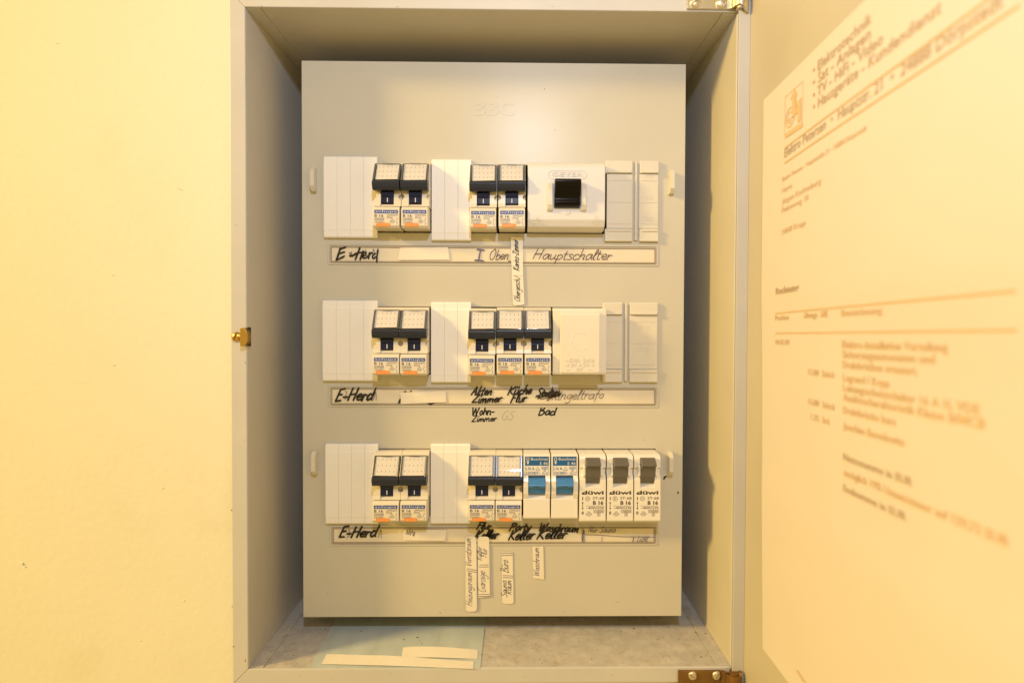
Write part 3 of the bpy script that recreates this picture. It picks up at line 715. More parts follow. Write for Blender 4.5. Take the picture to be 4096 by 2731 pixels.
def ivory_blank(px0, px1, py0, py1, gx, label, words):
    x0, x1, zt, zb = rect(px0, py0, px1, py1, YC - 3)
    g0 = at(gx[0], 800, YC - 3).x; g1 = at(gx[1], 800, YC - 3).x
    t = thing('slotted_blanking_plate', label, 'blanking plate', (0, YC, 0), 'ivory slotted blanking plates')
    B = lambda a, b, p0, p1, c, d, nm, bv=.25: part(nm, MB().box(a, b, -p1, -p0, c, d), 'ivory_plastic', t, bv)
    e = 8.2
    B(x0 + 1.2, g0 - .75, .2, 1.5, zb + e, zt - e, 'panel'); B(g1 + .75, x1 - .2, .2, 1.5, zb + e, zt - e, 'panel')
    B(g0 + .75, g1 - .75, .2, 2.1, zb + .8, zt - .8, 'centre_bar')
    part('slot_back', MB().box(g0 - 1.3, g1 + 1.3, -.35, -.1, zb + .5, zt - .5), 'inside_paint', t)
    for a, b in ((x0, g0 - .9), (g1 + .9, x1)):
        for zz in (zt, zb):
            s_ = 1 if zz == zt else -1
            lo, hi = sorted((zz, zz - s_ * (e - .2)))
            B(a, b, .1, 2.4, lo, hi, 'lip', .5)
            part('ridge', MB().box(a + 1.2, b - .8, -3.1, -2.2, *sorted((zz - s_ * (e - .4), zz - s_ * (e - 2.0)))), 'ivory_plastic', t, .3)
    eb = MB()
    H_ = zt - zb
    for fz in (.245, .515, .78):
        z = zt - H_ * fz
        for a, b in ((x0 + 2, g0 - 1.6), (g1 + 2, x1 - 1.4)):
            eb.box(a, b, -1.72, -1.45, z - .1, z + .1)
        tz = z + (1.6 if words else -5)
        text(eb, '10 IS', g1 + (x1 - g1) * .35, g1 + (x1 - g1) * .72, tz, tz + 2.6, -1.52, 0.0, 0.12)
    part('embossing', eb, 'ivory_plastic', t)
    return t
ivory_blank(2421, 2637, 641, 965, (2537, 2554), 'ivory slotted blanking plate at the right end of the top row', True)
ivory_blank(2411, 2633, 1209, 1529, (2500, 2518), 'ivory slotted blanking plate at the right end of the middle row', False)

# ---------------------------------------------------------------- circuit breakers with labelled windows
def make_breaker():
    t = thing('circuit_breaker', '', 'circuit breaker', (0, 0, 0), 'narrow breakers with clear label windows')
    hw = 8.35; tw = 4.0; lw = 8.0
    upper = [(-10, 0), (4, 0), (5.6, -.7), (7.2, -2.0), (9.0, -13.4), (9.2, -18), (9.8, -20), (10.2, -22.5), (10.5, -26), (11.4, -28.3), (-10, -28.3)]
    pocket = [(-10, 0), (4, 0), (5.6, -.7), (7.2, -2.0), (9.0, -13.4), (7.4, -18), (6.9, -20), (6.9, -25.0), (7.4, -26.4), (10.2, -27.1), (11.2, -28.3), (-10, -28.3)]
    parts = []
    for s_ in (-1, 1):
        a, b = sorted((s_ * tw, s_ * hw))
        parts.append(boolean_cut(mesh_of('cheek', MB().prism(a, b, upper), 'breaker_body'), MB().cyl(s_ * (hw + .15), -30, -7.0, -22.3, 1.85)))
    parts.append(mesh_of('mid', MB().prism(-tw, tw, pocket), 'breaker_body'))
    bm = bmesh.new()
    for q in parts: bm.from_mesh(q)
    me = bpy.data.meshes.new('body'); bm.to_mesh(me); bm.free(); me.materials.append(MATS['breaker_body'])
    link('body', me, t)
    low = MB().prism(-lw, lw, [(-10, -28.7), (12.0, -28.7), (13.5, -30.75), (13.5, -40.3), (12.2, -41.6), (-10, -41.9)])
    part('label_block', low, 'breaker_body', t, 0.25)
    lev = MB().prism(-tw + .12, tw - .12, [(7.0, -18.6), (11.0, -18.9), (11.5, -20.0), (10.9, -21.6), (9.8, -22.4), (9.9, -22.7), (10.0, -26.1), (7.0, -26.1)])
    lv = part('lever', lev, 'toggle_plastic', t, 0.25)
    part('lever_mark', MB().quad(-.25, .25, -25.5, -22.9, -10.08), 'ink_cream', lv, flat=True)
    part('pocket_slit', MB().poly([(-.12, -7.5, -26.35), (.12, -7.5, -26.35), (.12, -11.23, -28.25), (-.12, -11.23, -28.25)], [(0, 1, 2, 3)]), 'dark_gap', t, flat=True)
    # label holder: bar, side rails, card and clear window (tilted upwards)
    hold = part('label_holder', MB().prism(-8.2, 8.2, [(9.0, -13.3), (14.2, -13.3), (15.4, -13.8), (15.8, -14.9), (15.2, -17.2), (14.2, -18.8), (13.2, -19.1), (9.3, -18.4)]), 'dark_plastic', t, 0.3)
    for a, b in ((-8.15, -7.0), (7.0, 8.15)):
        part('side_rail', MB().prism(a, b, [(7.3, -2.2), (8.7, -1.7), (14.9, -13.25), (9.1, -13.25)]), 'holder_rail', hold, 0.15)
    cardp = lambda z: 8.2 + (z + 2.0) * -(13.9 - 8.2) / 10.8
    cm = MB()
    x_ = 6.8
    cm.poly([(-x_, -cardp(-2.2), -2.2), (x_, -cardp(-2.2), -2.2), (x_, -cardp(-12.75), -12.75), (-x_, -cardp(-12.75), -12.75)], [(3, 2, 1, 0)])
    cd = part('window_card', cm, 'window_card', t, flat=True)
    dm = MB()
    for i in range(5):
        for j in range(3):
            x = -5.2 + i * 2.55; z = -4.0 - j * 3.2; p = cardp(z) + .03
            dm.poly([(x - .22, -cardp(z - .45) - .03, z - .45), (x + .1, -cardp(z - .4) - .03, z - .4), (x + .32, -cardp(z + .42) - .03, z + .42), (x + .2, -cardp(z + .45) - .03, z + .45)], [(0, 1, 2, 3)])
    part('dot_print', dm, 'ink_navy', cd, flat=True)
    wn = MB(); a = 6.98
    wp = [(8.6, -1.6), (9.4, -1.9), (13.2, -9.8), (14.6, -12.2), (14.9, -13.15)]
    V = [(s_ * a, -p, z) for p, z in wp for s_ in (-1, 1)]
    wn.poly(V, [(2 * i + 2, 2 * i + 3, 2 * i + 1, 2 * i) for i in range(len(wp) - 1)])
    w_ = part('window', wn, 'clear_window', t, flat=True, smooth=False)
    for p in w_.data.polygons: p.use_smooth = True
    rim = MB().box(-6.95, 6.95, -9.0, -8.5, -1.95, -1.65).box(-3.2, 3.2, -9.5, -9.1, -2.0, -1.7)
    part('window_edge', rim, 'holder_rail', w_)
    # printing on the label block
    y = -13.53
    part('logo_band', MB().quad(-7.1, 7.2, -33.15, -30.95, y), 'ink_blue', t, flat=True)
    m = MB(); text(m, 'schupa', -6.4, 6.5, -32.95, -31.25, y - .02, -0.006)
    part('logo_lettering', m, 'ink_cream', t, flat=True)
    m = MB()
    text(m, 'B 16', -6.95, -1.6, -35.35, -33.55, y, 0.018); text(m, 'GW92207S', .5, 7.0, -34.75, -33.5, y); text(m, 'MT60', .5, 3.9, -36.2, -35.0, y)
    text(m, '6000', -6.5, -2.9, -37.15, -36.0, y); text(m, '3', -2.2, -1.5, -37.15, -36.0, y)
    m.outline(-6.95, -2.5, -37.4, -35.8, y - .01, .13); m.outline(-2.5, -1.2, -37.4, -35.8, y - .01, .13)
    text(m, '230/400V~', -6.95, -.6, -38.95, -37.8, y)
    # triangle approval mark and switch symbol
    def seg(a, b, w=.16):
        a = Vector(a); b = Vector(b); d = (b - a).normalized(); n_ = Vector((-d.y, d.x)) * w / 2
        m.poly([(q.x, y - .012, q.y) for q in (a - n_, b - n_, b + n_, a + n_)], [(0, 1, 2, 3)])
    for a_, b_ in (((2.3, -38.2), (3.8, -36.3)), ((3.8, -36.3), (5.4, -38.2)), ((2.3, -38.2), (5.4, -38.2)), ((2.8, -38.8), (4.9, -38.8)), ((3.2, -37.8), (3.9, -37.1)), ((3.9, -37.9), (4.5, -37.4)),
                   ((6.6, -35.6), (6.6, -37.0)), ((6.6, -38.6), (6.0, -37.0)), ((6.6, -38.6), (6.6, -40.0)), ((6.6, -38.9), (7.0, -39.2)), ((6.3, -36.2), (6.9, -36.2))):
        seg(a_, b_)
    part('rating_print', m, 'ink_navy', t, flat=True)
    m = MB(); n = 10; r = 1.05; zc = -40.0; xa, xb = -6.0 + r, 2.6 - r
    zc = -39.85
    o = [(xa + r * math.cos(math.pi / 2 + math.pi * i / n), zc + r * math.sin(math.pi / 2 + math.pi * i / n)) for i in range(n + 1)] + [(xb + r * math.cos(-math.pi / 2 + math.pi * i / n), zc + r * math.sin(-math.pi / 2 + math.pi * i / n)) for i in range(n + 1)]
    m.poly([(x, y - .03, z) for x, z in o], [tuple(range(len(o)))])
    part('maker_badge', m, 'ink_orange', t, flat=True)
    m = MB(); text(m, 'GEWISS', -5.2, 1.8, zc - .6, zc + .6, y - .05, -0.02)
    part('badge_lettering', m, 'ink_cream', t, flat=True)
    return t
proto = make_breaker()
def bx(px): return at(px, 1300, YC - 13.5).x + 7.1
BR = [(1, 1499, 'left breaker of the pair over the E-Herd label in the top row'), (1, 1610, 'right breaker of the pair over the E-Herd label in the top row'),
      (1, 1885, 'breaker in the top row just right of the three white strips'), (1, 1998, 'breaker in the top row beside the big black main switch'),
      (2, 1494, 'left breaker of the pair at the left of the middle row'), (2, 1604, 'right breaker of the pair at the left of the middle row'),
      (2, 1881, 'first of three breakers in the middle row, above the marker word Akten'), (2, 1994, 'middle one of three breakers in the middle row'), (2, 2106, 'breaker in the middle row beside the doorbell transformer'),
      (3, 1495, 'left breaker of the pair at the left of the lowest row'), (3, 1606, 'right breaker of the pair at the left of the lowest row'),
      (3, 1880, 'breaker in the lowest row just right of the three white strips'), (3, 1991, 'breaker in the lowest row beside the blue-levered breakers')]
BRO = []
for i, (r, px, lb) in enumerate(BR):
    loc = (bx(px), YC, ROWZ[r] - .1)
    rb = random.Random(100 + i)
    if i == 0: proto.location = Vector(loc) * S; proto['label'] = lb; o = proto
    else: o = dup(proto, loc, lb)
    BRO.append((o, rb))
for o, rb in BRO:                                            # no two sit quite alike
    o.location += Vector((rb.uniform(-.15, .15), rb.uniform(-.25, .25), rb.uniform(-.25, .25))) * S
    o.rotation_euler = (math.radians(rb.uniform(-.5, .5)), math.radians(rb.uniform(-.45, .45)), math.radians(rb.uniform(-.5, .5)))
    for ch in o.children:
        if ch.name.startswith('window_card'):
            d = rb.uniform(-.35, .25); ch.location = Vector((rb.uniform(-.3, .3), -.528 * -d, d)) * S
            ch.rotation_euler.y = math.radians(rb.uniform(-1.6, 1.6))

# ---------------------------------------------------------------- main switch
x0, x1, zt, zb = rect(2111, 664, 2421, 930, YC - 12)
zt = ROWZ[1] + .1; zb = ROWZ[1] - NH
sw = thing('main_switch', 'wide cream main switch with a big glossy black handle in the top row', 'main switch', (0, YC, 0))
part('body', MB().prism(x0, x1, [(-10, zt), (6, zt), (10.5, zt - 1.6), (12, zt - 4), (12, zb + 6), (10, zb + 2), (6, zb), (-10, zb)]), 'switch_body', sw, 0.5)
def sx(px): return at(px, 800, YC - 12).x
def sz(py): return at(2270, py, YC - 12).z
for a, b in ((2187, 2212), (2322, 2345)):
    part('handle_guard', MB().prism(sx(a), sx(b), [(11.9, sz(731)), (13.6, sz(738)), (15.0, sz(760)), (15.0, sz(822)), (13.8, sz(842)), (11.9, sz(850))]), 'ivory_plastic', sw, 0.7)
part('handle', MB().prism(at(2219, 760, YC - 18).x, at(2324, 760, YC - 18).x, [(11.9, sz(724)), (19, at(2270, 712, YC - 20).z), (20.6, at(2270, 722, YC - 20).z), (20.2, sz(760)), (17.2, sz(778)), (15.9, sz(790)), (15.6, sz(800)), (16.2, sz(815)), (15.4, sz(827)), (11.9, sz(834))]), 'handle_black', sw, 0.6)
m = MB(); zc = (sz(682) + sz(718)) / 2; hh = (sz(682) - sz(718)) / 2
n = 10; xa, xb = sx(2190) + hh, sx(2345) - hh
def stadium(hh_, y):
    return [(xa + hh_ * math.cos(math.pi / 2 + math.pi * i / n), y, zc + hh_ * math.sin(math.pi / 2 + math.pi * i / n)) for i in range(n + 1)] + [(xb + hh_ * math.cos(-math.pi / 2 + math.pi * i / n), y, zc + hh_ * math.sin(-math.pi / 2 + math.pi * i / n)) for i in range(n + 1)]
so, si = stadium(hh, -12.0), stadium(hh - .5, -12.0); so2, si2 = stadium(hh - .12, -12.28), stadium(hh - .4, -12.28); N_ = len(so)
m.poly(so + so2 + si2 + si, [(i + N_ * q, (i + 1) % N_ + N_ * q, (i + 1) % N_ + N_ * (q + 1), i + N_ * (q + 1)) for q in range(3) for i in range(N_)])
text(m, 'GEYER', sx(2205), sx(2330), zc - .9, zc + 1.5, -12.15, 0.0, .2)
part('embossed_badge', m, 'switch_body', sw)
m = MB()
cxm, czm = sx(2149), sz(881)
m.disc(cxm, -12.14, czm, 2.9, 28, 2.75)
text(m, '63', cxm - .9, cxm + .9, czm + .5, czm + 1.9, -12.12, 0, .1); text(m, '380~', cxm - 1.7, cxm + 1.9, czm - 1.9, czm - .5, -12.12, 0, .1); m.box(cxm - 2.2, cxm + 2.2, -12.25, -12.0, czm - .08, czm + .08)
cxm, czm = sx(2386), sz(878)
for a, b in (((-2.3, -1.2), (0, 2.2)), ((0, 2.2), (2.3, -1.2)), ((-2.3, -1.2), (2.3, -1.2)), ((-2.3, -2.1), (2.3, -2.1)), ((-.8, -.8), (0, .6)), ((.2, -.7), (.7, .4))):
    a = Vector(a); b = Vector(b); d = (b - a).normalized(); nn = Vector((-d.y, d.x)) * .12
    m.poly([(cxm + q.x, -12.14, czm + q.y) for q in (a - nn, b - nn, b + nn, a + nn)], [(0, 1, 2, 3)])
part('embossed_marks', m, 'ivory_plastic', sw)
m = MB().cyl(sx(2267), -12.35, -12.0, sz(849), 1.75)
part('sealing_boss', m, 'switch_body', sw, .15)
part('boss_hole', MB().disc(sx(2267), -12.38, sz(849), .55, 14), 'inside_paint', sw, flat=True)

# ---------------------------------------------------------------- doorbell transformer
x0, x1, _, _ = rect(2211, 1235, 2426, 1512, YC - 11)
tr = thing('doorbell_transformer', 'cream doorbell transformer with a raised smooth block in the middle row', 'transformer', (0, YC, 0))
zt = ROWZ[2] - .1; zb = ROWZ[2] - NH + .6
part('base', MB().prism(x0, x1, [(-10, zt), (8, zt), (11, zt - 1.2), (11, zb + 1.2), (10, zb), (-10, zb)]), 'transformer_plastic', tr, 0.5)
bx0, bx1, bzt, bzb = rect(2241, 1251, 2400, 1500, YC - 17)
part('raised_block', MB().prism(bx0, bx1, [(10.9, bzt + .6), (15.6, bzt + .4), (17, bzt - .8), (17, bzb + 1.5), (15.6, bzb), (10.9, bzb - .2)]), 'transformer_plastic', tr, 0.5)
m = MB()
def tx(px): return at(px, 1400, YC - 17).x
def tz(py): return at(2320, py, YC - 17).z
cc, cz_ = tx(2321), tz(1366); R = 5.2; n = 40
pts = []
for i in range(n):
    a = 2 * math.pi * i / n
    pts += [(cc + q * math.cos(a), -yy, cz_ + q * math.sin(a)) for q, yy in ((R + .2, 17.0), (R, 17.16), (R - .2, 17.0))]
m.poly(pts, [(3 * i + q, 3 * ((i + 1) % n) + q, 3 * ((i + 1) % n) + q + 1, 3 * i + q + 1) for i in range(n) for q in (0, 1)])
text(m, '~5VA', tx(2262), tx(2317), tz(1448), tz(1433), -17.1, .01, .22); text(m, 'DKB', tx(2332), tx(2375), tz(1448), tz(1433), -17.1, .01, .22)
text(m, '3V', tx(2282), tx(2304), tz(1466), tz(1452), -17.1, .01, .22); text(m, '5V', tx(2330), tx(2354), tz(1466), tz(1452), -17.1, .01, .22); text(m, '8V', tx(2305), tx(2327), tz(1483), tz(1469), -17.1, .01, .22)
for px in (2267, 2316, 2366): m.cyl(tx(px), -17.35, -17, tz(1458), .9, 16)
for px in (2272, 2359): m.box(tx(px) - 1, tx(px) + 1, -17.3, -17, tz(1477) - .15, tz(1477) + .15)
part('embossing', m, 'transformer_plastic', tr)

# ---------------------------------------------------------------- blue-levered breakers
def make_blue():
    t = thing('blue_lever_breaker', '', 'circuit breaker', (0, 0, 0), 'breakers with blue levers')
    hw = 8.15; tw = 5.3
    up = [(-10, 0), (10.5, 0), (12.0, -.4), (12.5, -1.0), (12.5, -12.9), (13.6, -14.2), (14.6, -16.0), (15.0, -19.5), (14.4, -23.6), (13.2, -26.6), (-10, -26.6)]
    pk = [(-10, 0), (10.5, 0), (12.0, -.4), (12.5, -1.0), (12.5, -12.9), (10, -14.0), (9.6, -23.9), (12.2, -26.0), (12.8, -26.6), (-10, -26.6)]
    body = MB().prism(-hw, -tw, up)
    body.prism(tw, hw, up)
    body.prism(-tw, tw, pk)
    part('body', body, 'duwi_body', t)
    part('lower_block', MB().prism(-hw, hw, [(-10, -26.65), (12.6, -26.65), (13.0, -27.4), (13.0, -38.8), (12.2, -39.8), (-10, -40.2)]), 'duwi_body', t, .3)
    lv = part('lever', MB().prism(-tw + .25, tw - .3, [(9.8, -14.2), (13.8, -14.2), (15.0, -14.5), (17.8, -17.6), (17.6, -18.6), (15.8, -19.3), (14.8, -20.0), (14.2, -21.6), (13.2, -24.0), (9.8, -24.1)]), 'lever_blue', t, .3)
    part('lever_notch', MB().box(-1.9, 1.6, -17.7, -17.3, -18.4, -18.05), 'dark_plastic', lv)
    y = -12.53
    m = MB().quad(-7.2, 7.4, -10.0, -4.9, y); m.outline(-7.2, 7.4, -15.6, -10.0, y, .16)
    m.v = [(x, yy, (z + 4.9) * 1.08 - 1.2) for x, yy, z in m.v]
    part('blue_print', m, 'ink_bus', t, flat=True)
    m = MB(); text(m, 'Buschmat', -3.6, 6.8, -7.1, -5.5, y - .02); text(m, 'S 46', 1.8, 6.8, -9.6, -8.0, y - .02)
    m.disc(-5.5, y - .02, -6.3, .95, 20, .65); m.quad(-6.3, -4.7, -7.7, -7.45, y - .02); m.poly([(-6.3, y - .02, -8.0), (-5.5, y - .02, -9.6), (-4.7, y - .02, -8.0)], [(0, 1, 2)])
    m.v = [(x, yy, (z + 4.9) * 1.08 - 1.2) for x, yy, z in m.v]
    part('white_print', m, 'ink_cream', t, flat=True)
    m = MB(); text(m, 'L16 A', -6.7, -1.4, -12.7, -10.8, y - .02, .015); text(m, '220/380V~', -6.7, 2.2, -15.1, -13.5, y - .02, .008); text(m, 'Nr.22', 3.4, 6.8, -15.1, -13.7, y - .02)
    text(m, '6000', 3.2, 6.5, -12.0, -10.9, y - .02); m.outline(2.9, 6.8, -12.2, -10.7, y - .03, .12); text(m, '3', 4.5, 5.2, -13.3, -12.4, y - .02); m.outline(4.1, 5.6, -13.45, -12.25, y - .025, .1)
    for a, b in (((-.8, -12.6), (.6, -10.9)), ((.6, -10.9), (2.0, -12.6)), ((-.8, -12.6), (2.0, -12.6)), ((-.4, -13.0), (1.6, -13.0))):
        a = Vector(a); b = Vector(b); d = (b - a).normalized(); nn = Vector((-d.y, d.x)) * .08
        m.poly([(q.x, y - .035, q.y) for q in (a - nn, b - nn, b + nn, a + nn)], [(0, 1, 2, 3)])
    m.v = [(x, yy, (z + 4.9) * 1.08 - 1.2) for x, yy, z in m.v]
    part('rating_print', m, 'ink_bus', t, flat=True)
    return t
bl = make_blue()
def fx(px, p): return at(px, 1900, YC - p).x
bl.location = Vector((fx(2147, 12.5), YC, ROWZ[3] - .1)) * S
bl['label'] = 'left one of the two breakers with blue levers'
dup(bl, (fx(2258, 12.5), YC, ROWZ[3] - .1), 'right one of the two breakers with blue levers')

# ---------------------------------------------------------------- grey-levered breakers
def make_grey():
    t = thing('grey_lever_breaker', '', 'circuit breaker', (0, 0, 0), 'breakers with grey levers')
    hw = 8.0; tw = 4.45
    up = [(-10, 0), (11.5, 0), (13.6, -.8), (14.4, -2.4), (14.4, -7.6), (12.8, -8.4), (12.8, -11.6), (14.4, -13), (15, -15), (15, -39.8), (13.8, -41.1), (-10, -41.4)]
    pk = [(-10, 0), (11.5, 0), (13.6, -.8), (14.2, -1.6), (9.5, -3), (9, -16.4), (14.5, -19.4), (15, -19.8), (15, -39.8), (13.8, -41.1), (-10, -41.4)]
    body = MB().prism(-hw, -tw, up); body.prism(tw, hw, up); body.prism(-tw, tw, pk)
    part('body', body, 'duwi_body', t)
    part('lever', MB().prism(-tw + .2, tw - .2, [(9.6, -2.8), (15.0, -1.2), (17.0, -1.4), (20.6, -4.4), (20.6, -5.2), (18.8, -6.2), (17.8, -7.4), (17.2, -9.0), (16.4, -12.6), (14.8, -15.6), (13.6, -16.3), (9.2, -16.3)]), 'lever_grey', t, .25)
    for s_ in (-1, 1):
        a, b = sorted((s_ * (tw + .05), s_ * (tw + 1.5)))
        part('lever_guard', MB().prism(a, b, [(12.2, -5.4), (15.8, -5.8), (16.4, -6.8), (16.4, -11.6), (15.8, -12.7), (12.2, -13.2)]), 'duwi_body', t, .35)
    part('seam_line', MB().poly([(-4.1, -1.0, .03), (-4.0, -1.0, .03), (-4.0, -11.4, .03), (-4.1, -11.4, .03)], [(0, 1, 2, 3)]), 'inside_paint', t, flat=True)
    y = -15.03; m = MB()
    text(m, 'düwi', -6.6, 6.8, -23.9, -21.5, y, .035); m.quad(-6.6, -4.2, -23.9, -23.1, y - .01)
    text(m, 'ST-68', .1, 7.0, -26.9, -25.3, y, .012); text(m, 'B 16', .2, 6.6, -30.2, -27.7, y, .04)
    m.quad(-4.2, 6.9, -30.95, -30.75, y); text(m, '~400V/230', -4.0, 6.9, -32.8, -31.3, y, .014)
    text(m, '10000', 1.1, 6.5, -34.9, -33.5, y, .01); m.outline(.6, 6.9, -35.15, -33.2, y - .01, .16); text(m, '3', 3.3, 4.1, -36.9, -35.5, y, .01); m.outline(2.8, 4.7, -37.1, -35.15, y - .012, .16)
    m.quad(-6.35, -5.8, -27.3, -25.3, y); m.disc(-3.0, y, -26.4, 1.45, 24, 1.22); text(m, 'D', -3.5, -2.4, -27.1, -25.7, y, .01)
    m.quad(-6.25, -5.9, -32.3, -29.1, y); m.poly([(-6.7, y, -29.2), (-5.45, y, -29.2), (-6.07, y, -28.2)], [(0, 1, 2)]); m.poly([(-6.7, y, -32.2), (-6.07, y, -33.2), (-5.45, y, -32.2)], [(0, 1, 2)])
    text(m, '0', -6.75, -5.35, -36.2, -34.1, y, .035)
    for a, b in (((-4.2, -36.2), (-2.3, -34.1)), ((-2.3, -34.1), (-.4, -36.2)), ((-4.2, -36.2), (-.4, -36.2)), ((-3.5, -36.9), (-1.1, -36.9)), ((-2.9, -35.9), (-2.3, -35.0)), ((-2.0, -35.9), (-1.6, -35.2))):
        a = Vector(a); b = Vector(b); d = (b - a).normalized(); nn = Vector((-d.y, d.x)) * .11
        m.poly([(q.x, y - .012, q.y) for q in (a - nn, b - nn, b + nn, a + nn)], [(0, 1, 2, 3)])
    part('label_print', m, 'ink_brown', t, flat=True)
    return t
gr = make_grey()
gr.location = Vector((fx(2371, 15), YC, ROWZ[3] - .1)) * S
gr['label'] = 'breaker with a grey lever, next to the blue levers'
dup(gr, (fx(2481, 15), YC, ROWZ[3] - .1), 'middle one of the three breakers with grey levers')
dup(gr, (fx(2590, 15), YC, ROWZ[3] - .1), 'breaker with a grey lever at the right end of the lowest row')

# ---------------------------------------------------------------- cabinet floor: film, paper strips, crumbs
ZF = iz0
def floor_at(px, py, z):
    d = ray(px, py); return d * (z / d.z)
def floor_sheet(name, px, z, material, label, cat, th=.15, curl=0.0, n=10, seed=0):
    P = [floor_at(x, y, z) for x, y in px]
    rn = random.Random(seed)
    m = MB(); V = []
    for i in range(n + 1):
        t = i / n
        a = P[0].lerp(P[1], t); b = P[3].lerp(P[2], t)
        h = curl * math.sin(math.pi * t * 1.3) * rn.uniform(.7, 1.2) + curl
        V += [(a.x, a.y, z + h * 1.2 + .02), (b.x, b.y, z + h * .4 + .02)]
    k_ = len(V); V += [(x, y, zz + th) for x, y, zz in V]
    Fq = [tuple(j for j in (2 * i, 2 * i + 1, 2 * i + 3, 2 * i + 2)) for i in range(n)] + [tuple(j + k_ for j in (2 * i + 2, 2 * i + 3, 2 * i + 1, 2 * i)) for i in range(n)]
    Fq += [(2 * i, 2 * i + 2, 2 * i + 2 + k_, 2 * i + k_) for i in range(n)] + [(2 * i + 1, 2 * i + 1 + k_, 2 * i + 3 + k_, 2 * i + 3) for i in range(n)] + [(0, k_, k_ + 1, 1), (2 * n, 2 * n + 1, 2 * n + 1 + k_, 2 * n + k_)]
    m.poly(V, Fq)
    return tag(part(name, m, material), label, cat)
# far-left, far-right, near-right, near-left
floor_sheet('blue_sheet', [(1365, 2440), (1945, 2440), (1921, 2672), (1236, 2672)], ZF + .05, 'blue_film', 'pale blue sheet lying on the cabinet floor under the cover', 'sheet', .3)
floor_sheet('loose_paper_strip', [(1612, 2593), (1912, 2599), (1909, 2634), (1606, 2630)], ZF + .45, 'sticker_paper', 'shorter loose white paper strip on the blue sheet', 'paper strip', .1, .7, seed=1)
floor_sheet('loose_paper_strip', [(1307, 2620), (1895, 2646), (1893, 2674), (1285, 2656)], ZF + .45, 'sticker_paper', 'longer loose white paper strip on the blue sheet by the front edge', 'paper strip', .1, .6, seed=2)
for mt, cnt, sd in (('crumb', 90, 3), ('crumb_dark', 110, 4)):
    rn = random.Random(sd); m = MB()
    for i in range(cnt):
        x = rn.uniform(ix0 + 2, ix1 - 2); y = rn.uniform(YF + 7, YC + 12); r = rn.uniform(.12, .42) * (1 if rn.random() < .85 else 1.9)
        z = ZF + .5 if (x < -15 and x > -105) else ZF + .02
        if x < ix0 + 8.2 or x > ix1 - 8.2: z = ZF + .52
        a = rn.uniform(0, 3)
        V = [(x + r * math.cos(a + q * 2.09) * rn.uniform(.6, 1.5), y + r * math.sin(a + q * 2.09), z) for q in range(3)] + [(x, y, z + r * .7)]
        m.poly(V, [(0, 2, 1), (0, 1, 3), (1, 2, 3), (2, 0, 3)])
    o = part('floor_crumbs', m, mt); o['kind'] = 'stuff'
    o['label'] = 'pale crumbs scattered on the cabinet floor' if mt == 'crumb' else 'dark grit scattered on the cabinet floor'; o['category'] = 'dirt'

# ---------------------------------------------------------------- invoice taped to the inside of the door
def door_hit(px, py, w=1.0):
    d = ray(px, py); p0 = Vector((DX, DY, 0)) + dw * w
    return d * (p0.dot(dw) / d.dot(dw))
def door_uv(px, py):
    p = door_hit(px, py); return (p - Vector((DX, DY, 0))).dot(dn), p.z
u0, zA = door_uv(3048, 402); u1_, zB = door_uv(3045, 2591)
INV = thing('invoice_sheet', 'folded white invoice sheet stuck to the inside of the open door', 'paper', (0, 0, 0))
PH = zA - zB; tilt = (u1_ - u0) / PH
PW = PH * 210 / 297
def paper_relief(z):
    v = (zA - z) / PH
    f1, f2 = .36, .71
    tri = lambda c, w_: max(0, 1 - abs(v - c) / w_)
    return 0.5 + 2.6 * tri(f1, .30) + 1.7 * tri(f2, .25) + .35 * math.sin(v * 9)
def paper_pt(u, z, off=0.0):
    return door_pt(u, paper_relief(z) * (0.35 + 0.65 * min(1, max(0, (u - u0) / 60))) + off, z)
pm = MB(); nu, nv = 16, 75
for j in range(nv + 1):
    z = zA - PH * j / nv
    for i in range(nu + 1):
        u = u0 + PW * i / nu
        zz = z + tilt * (u - u0); uu = u + tilt * (zA - z)
        pm.v.append(tuple(paper_pt(uu, zz)))
pm.f = [(j * (nu + 1) + i, j * (nu + 1) + i + 1, (j + 1) * (nu + 1) + i + 1, (j + 1) * (nu + 1) + i) for j in range(nv) for i in range(nu)]
part('sheet', pm, 'invoice_paper', INV, smooth=True)
class Print:
    def __init__(s, material): s.m = MB(); s.material = material
    def line(s, t, p0, p1, h, bold=0.0):
        a = Vector(door_uv(*p0)); b = Vector(door_uv(*p1))
        vs, fs, x0_, x1_, y0_, y1_ = glyphs(t, bold)
        ex = (b - a); L = ex.length; ex.normalize(); ey = Vector((-ex.y, ex.x))
        k_ = h / 0.72
        pts = []
        for v in vs:
            q = a + ex * ((v.x - x0_) / (x1_ - x0_) * L) + ey * (v.y * k_)
            pts.append(tuple(paper_pt(q.x, q.y, .25)))
        part('text_line', MB().poly(pts, fs), s.material, INV, flat=True)
    def rule(s, p0, p1, w):
        a = Vector(door_uv(*p0)); b = Vector(door_uv(*p1)); d = (b - a).normalized(); n_ = Vector((-d.y, d.x)) * w / 2
        k_ = 24; pts = []
        for i in range(k_ + 1):
            q = a.lerp(b, i / k_)
            for r_ in (q - n_, q + n_): pts.append(tuple(paper_pt(r_.x, r_.y, .22)))
        part('ruled_line', MB().poly(pts, [(2 * i, 2 * i + 2, 2 * i + 3, 2 * i + 1) for i in range(k_)]), s.material, INV, flat=True)
    def shape(s, pix, off=.22):
        s.m.poly([tuple(paper_pt(*door_uv(*p), off)) for p in pix], [tuple(range(len(pix)))])
VX, VY = 2103.0, 1345.0
def along(x, y, x2): return (x2, VY + (y - VY) * (x2 - VX) / (x - VX))      # follow a printed line towards the viewer
def dl(pr, t, x, y, x2, h, bold=0.0): pr.line(t, (x, y), along(x, y, x2), h, bold)
tx_ = Print('invoice_text'); og = Print('invoice_orange')
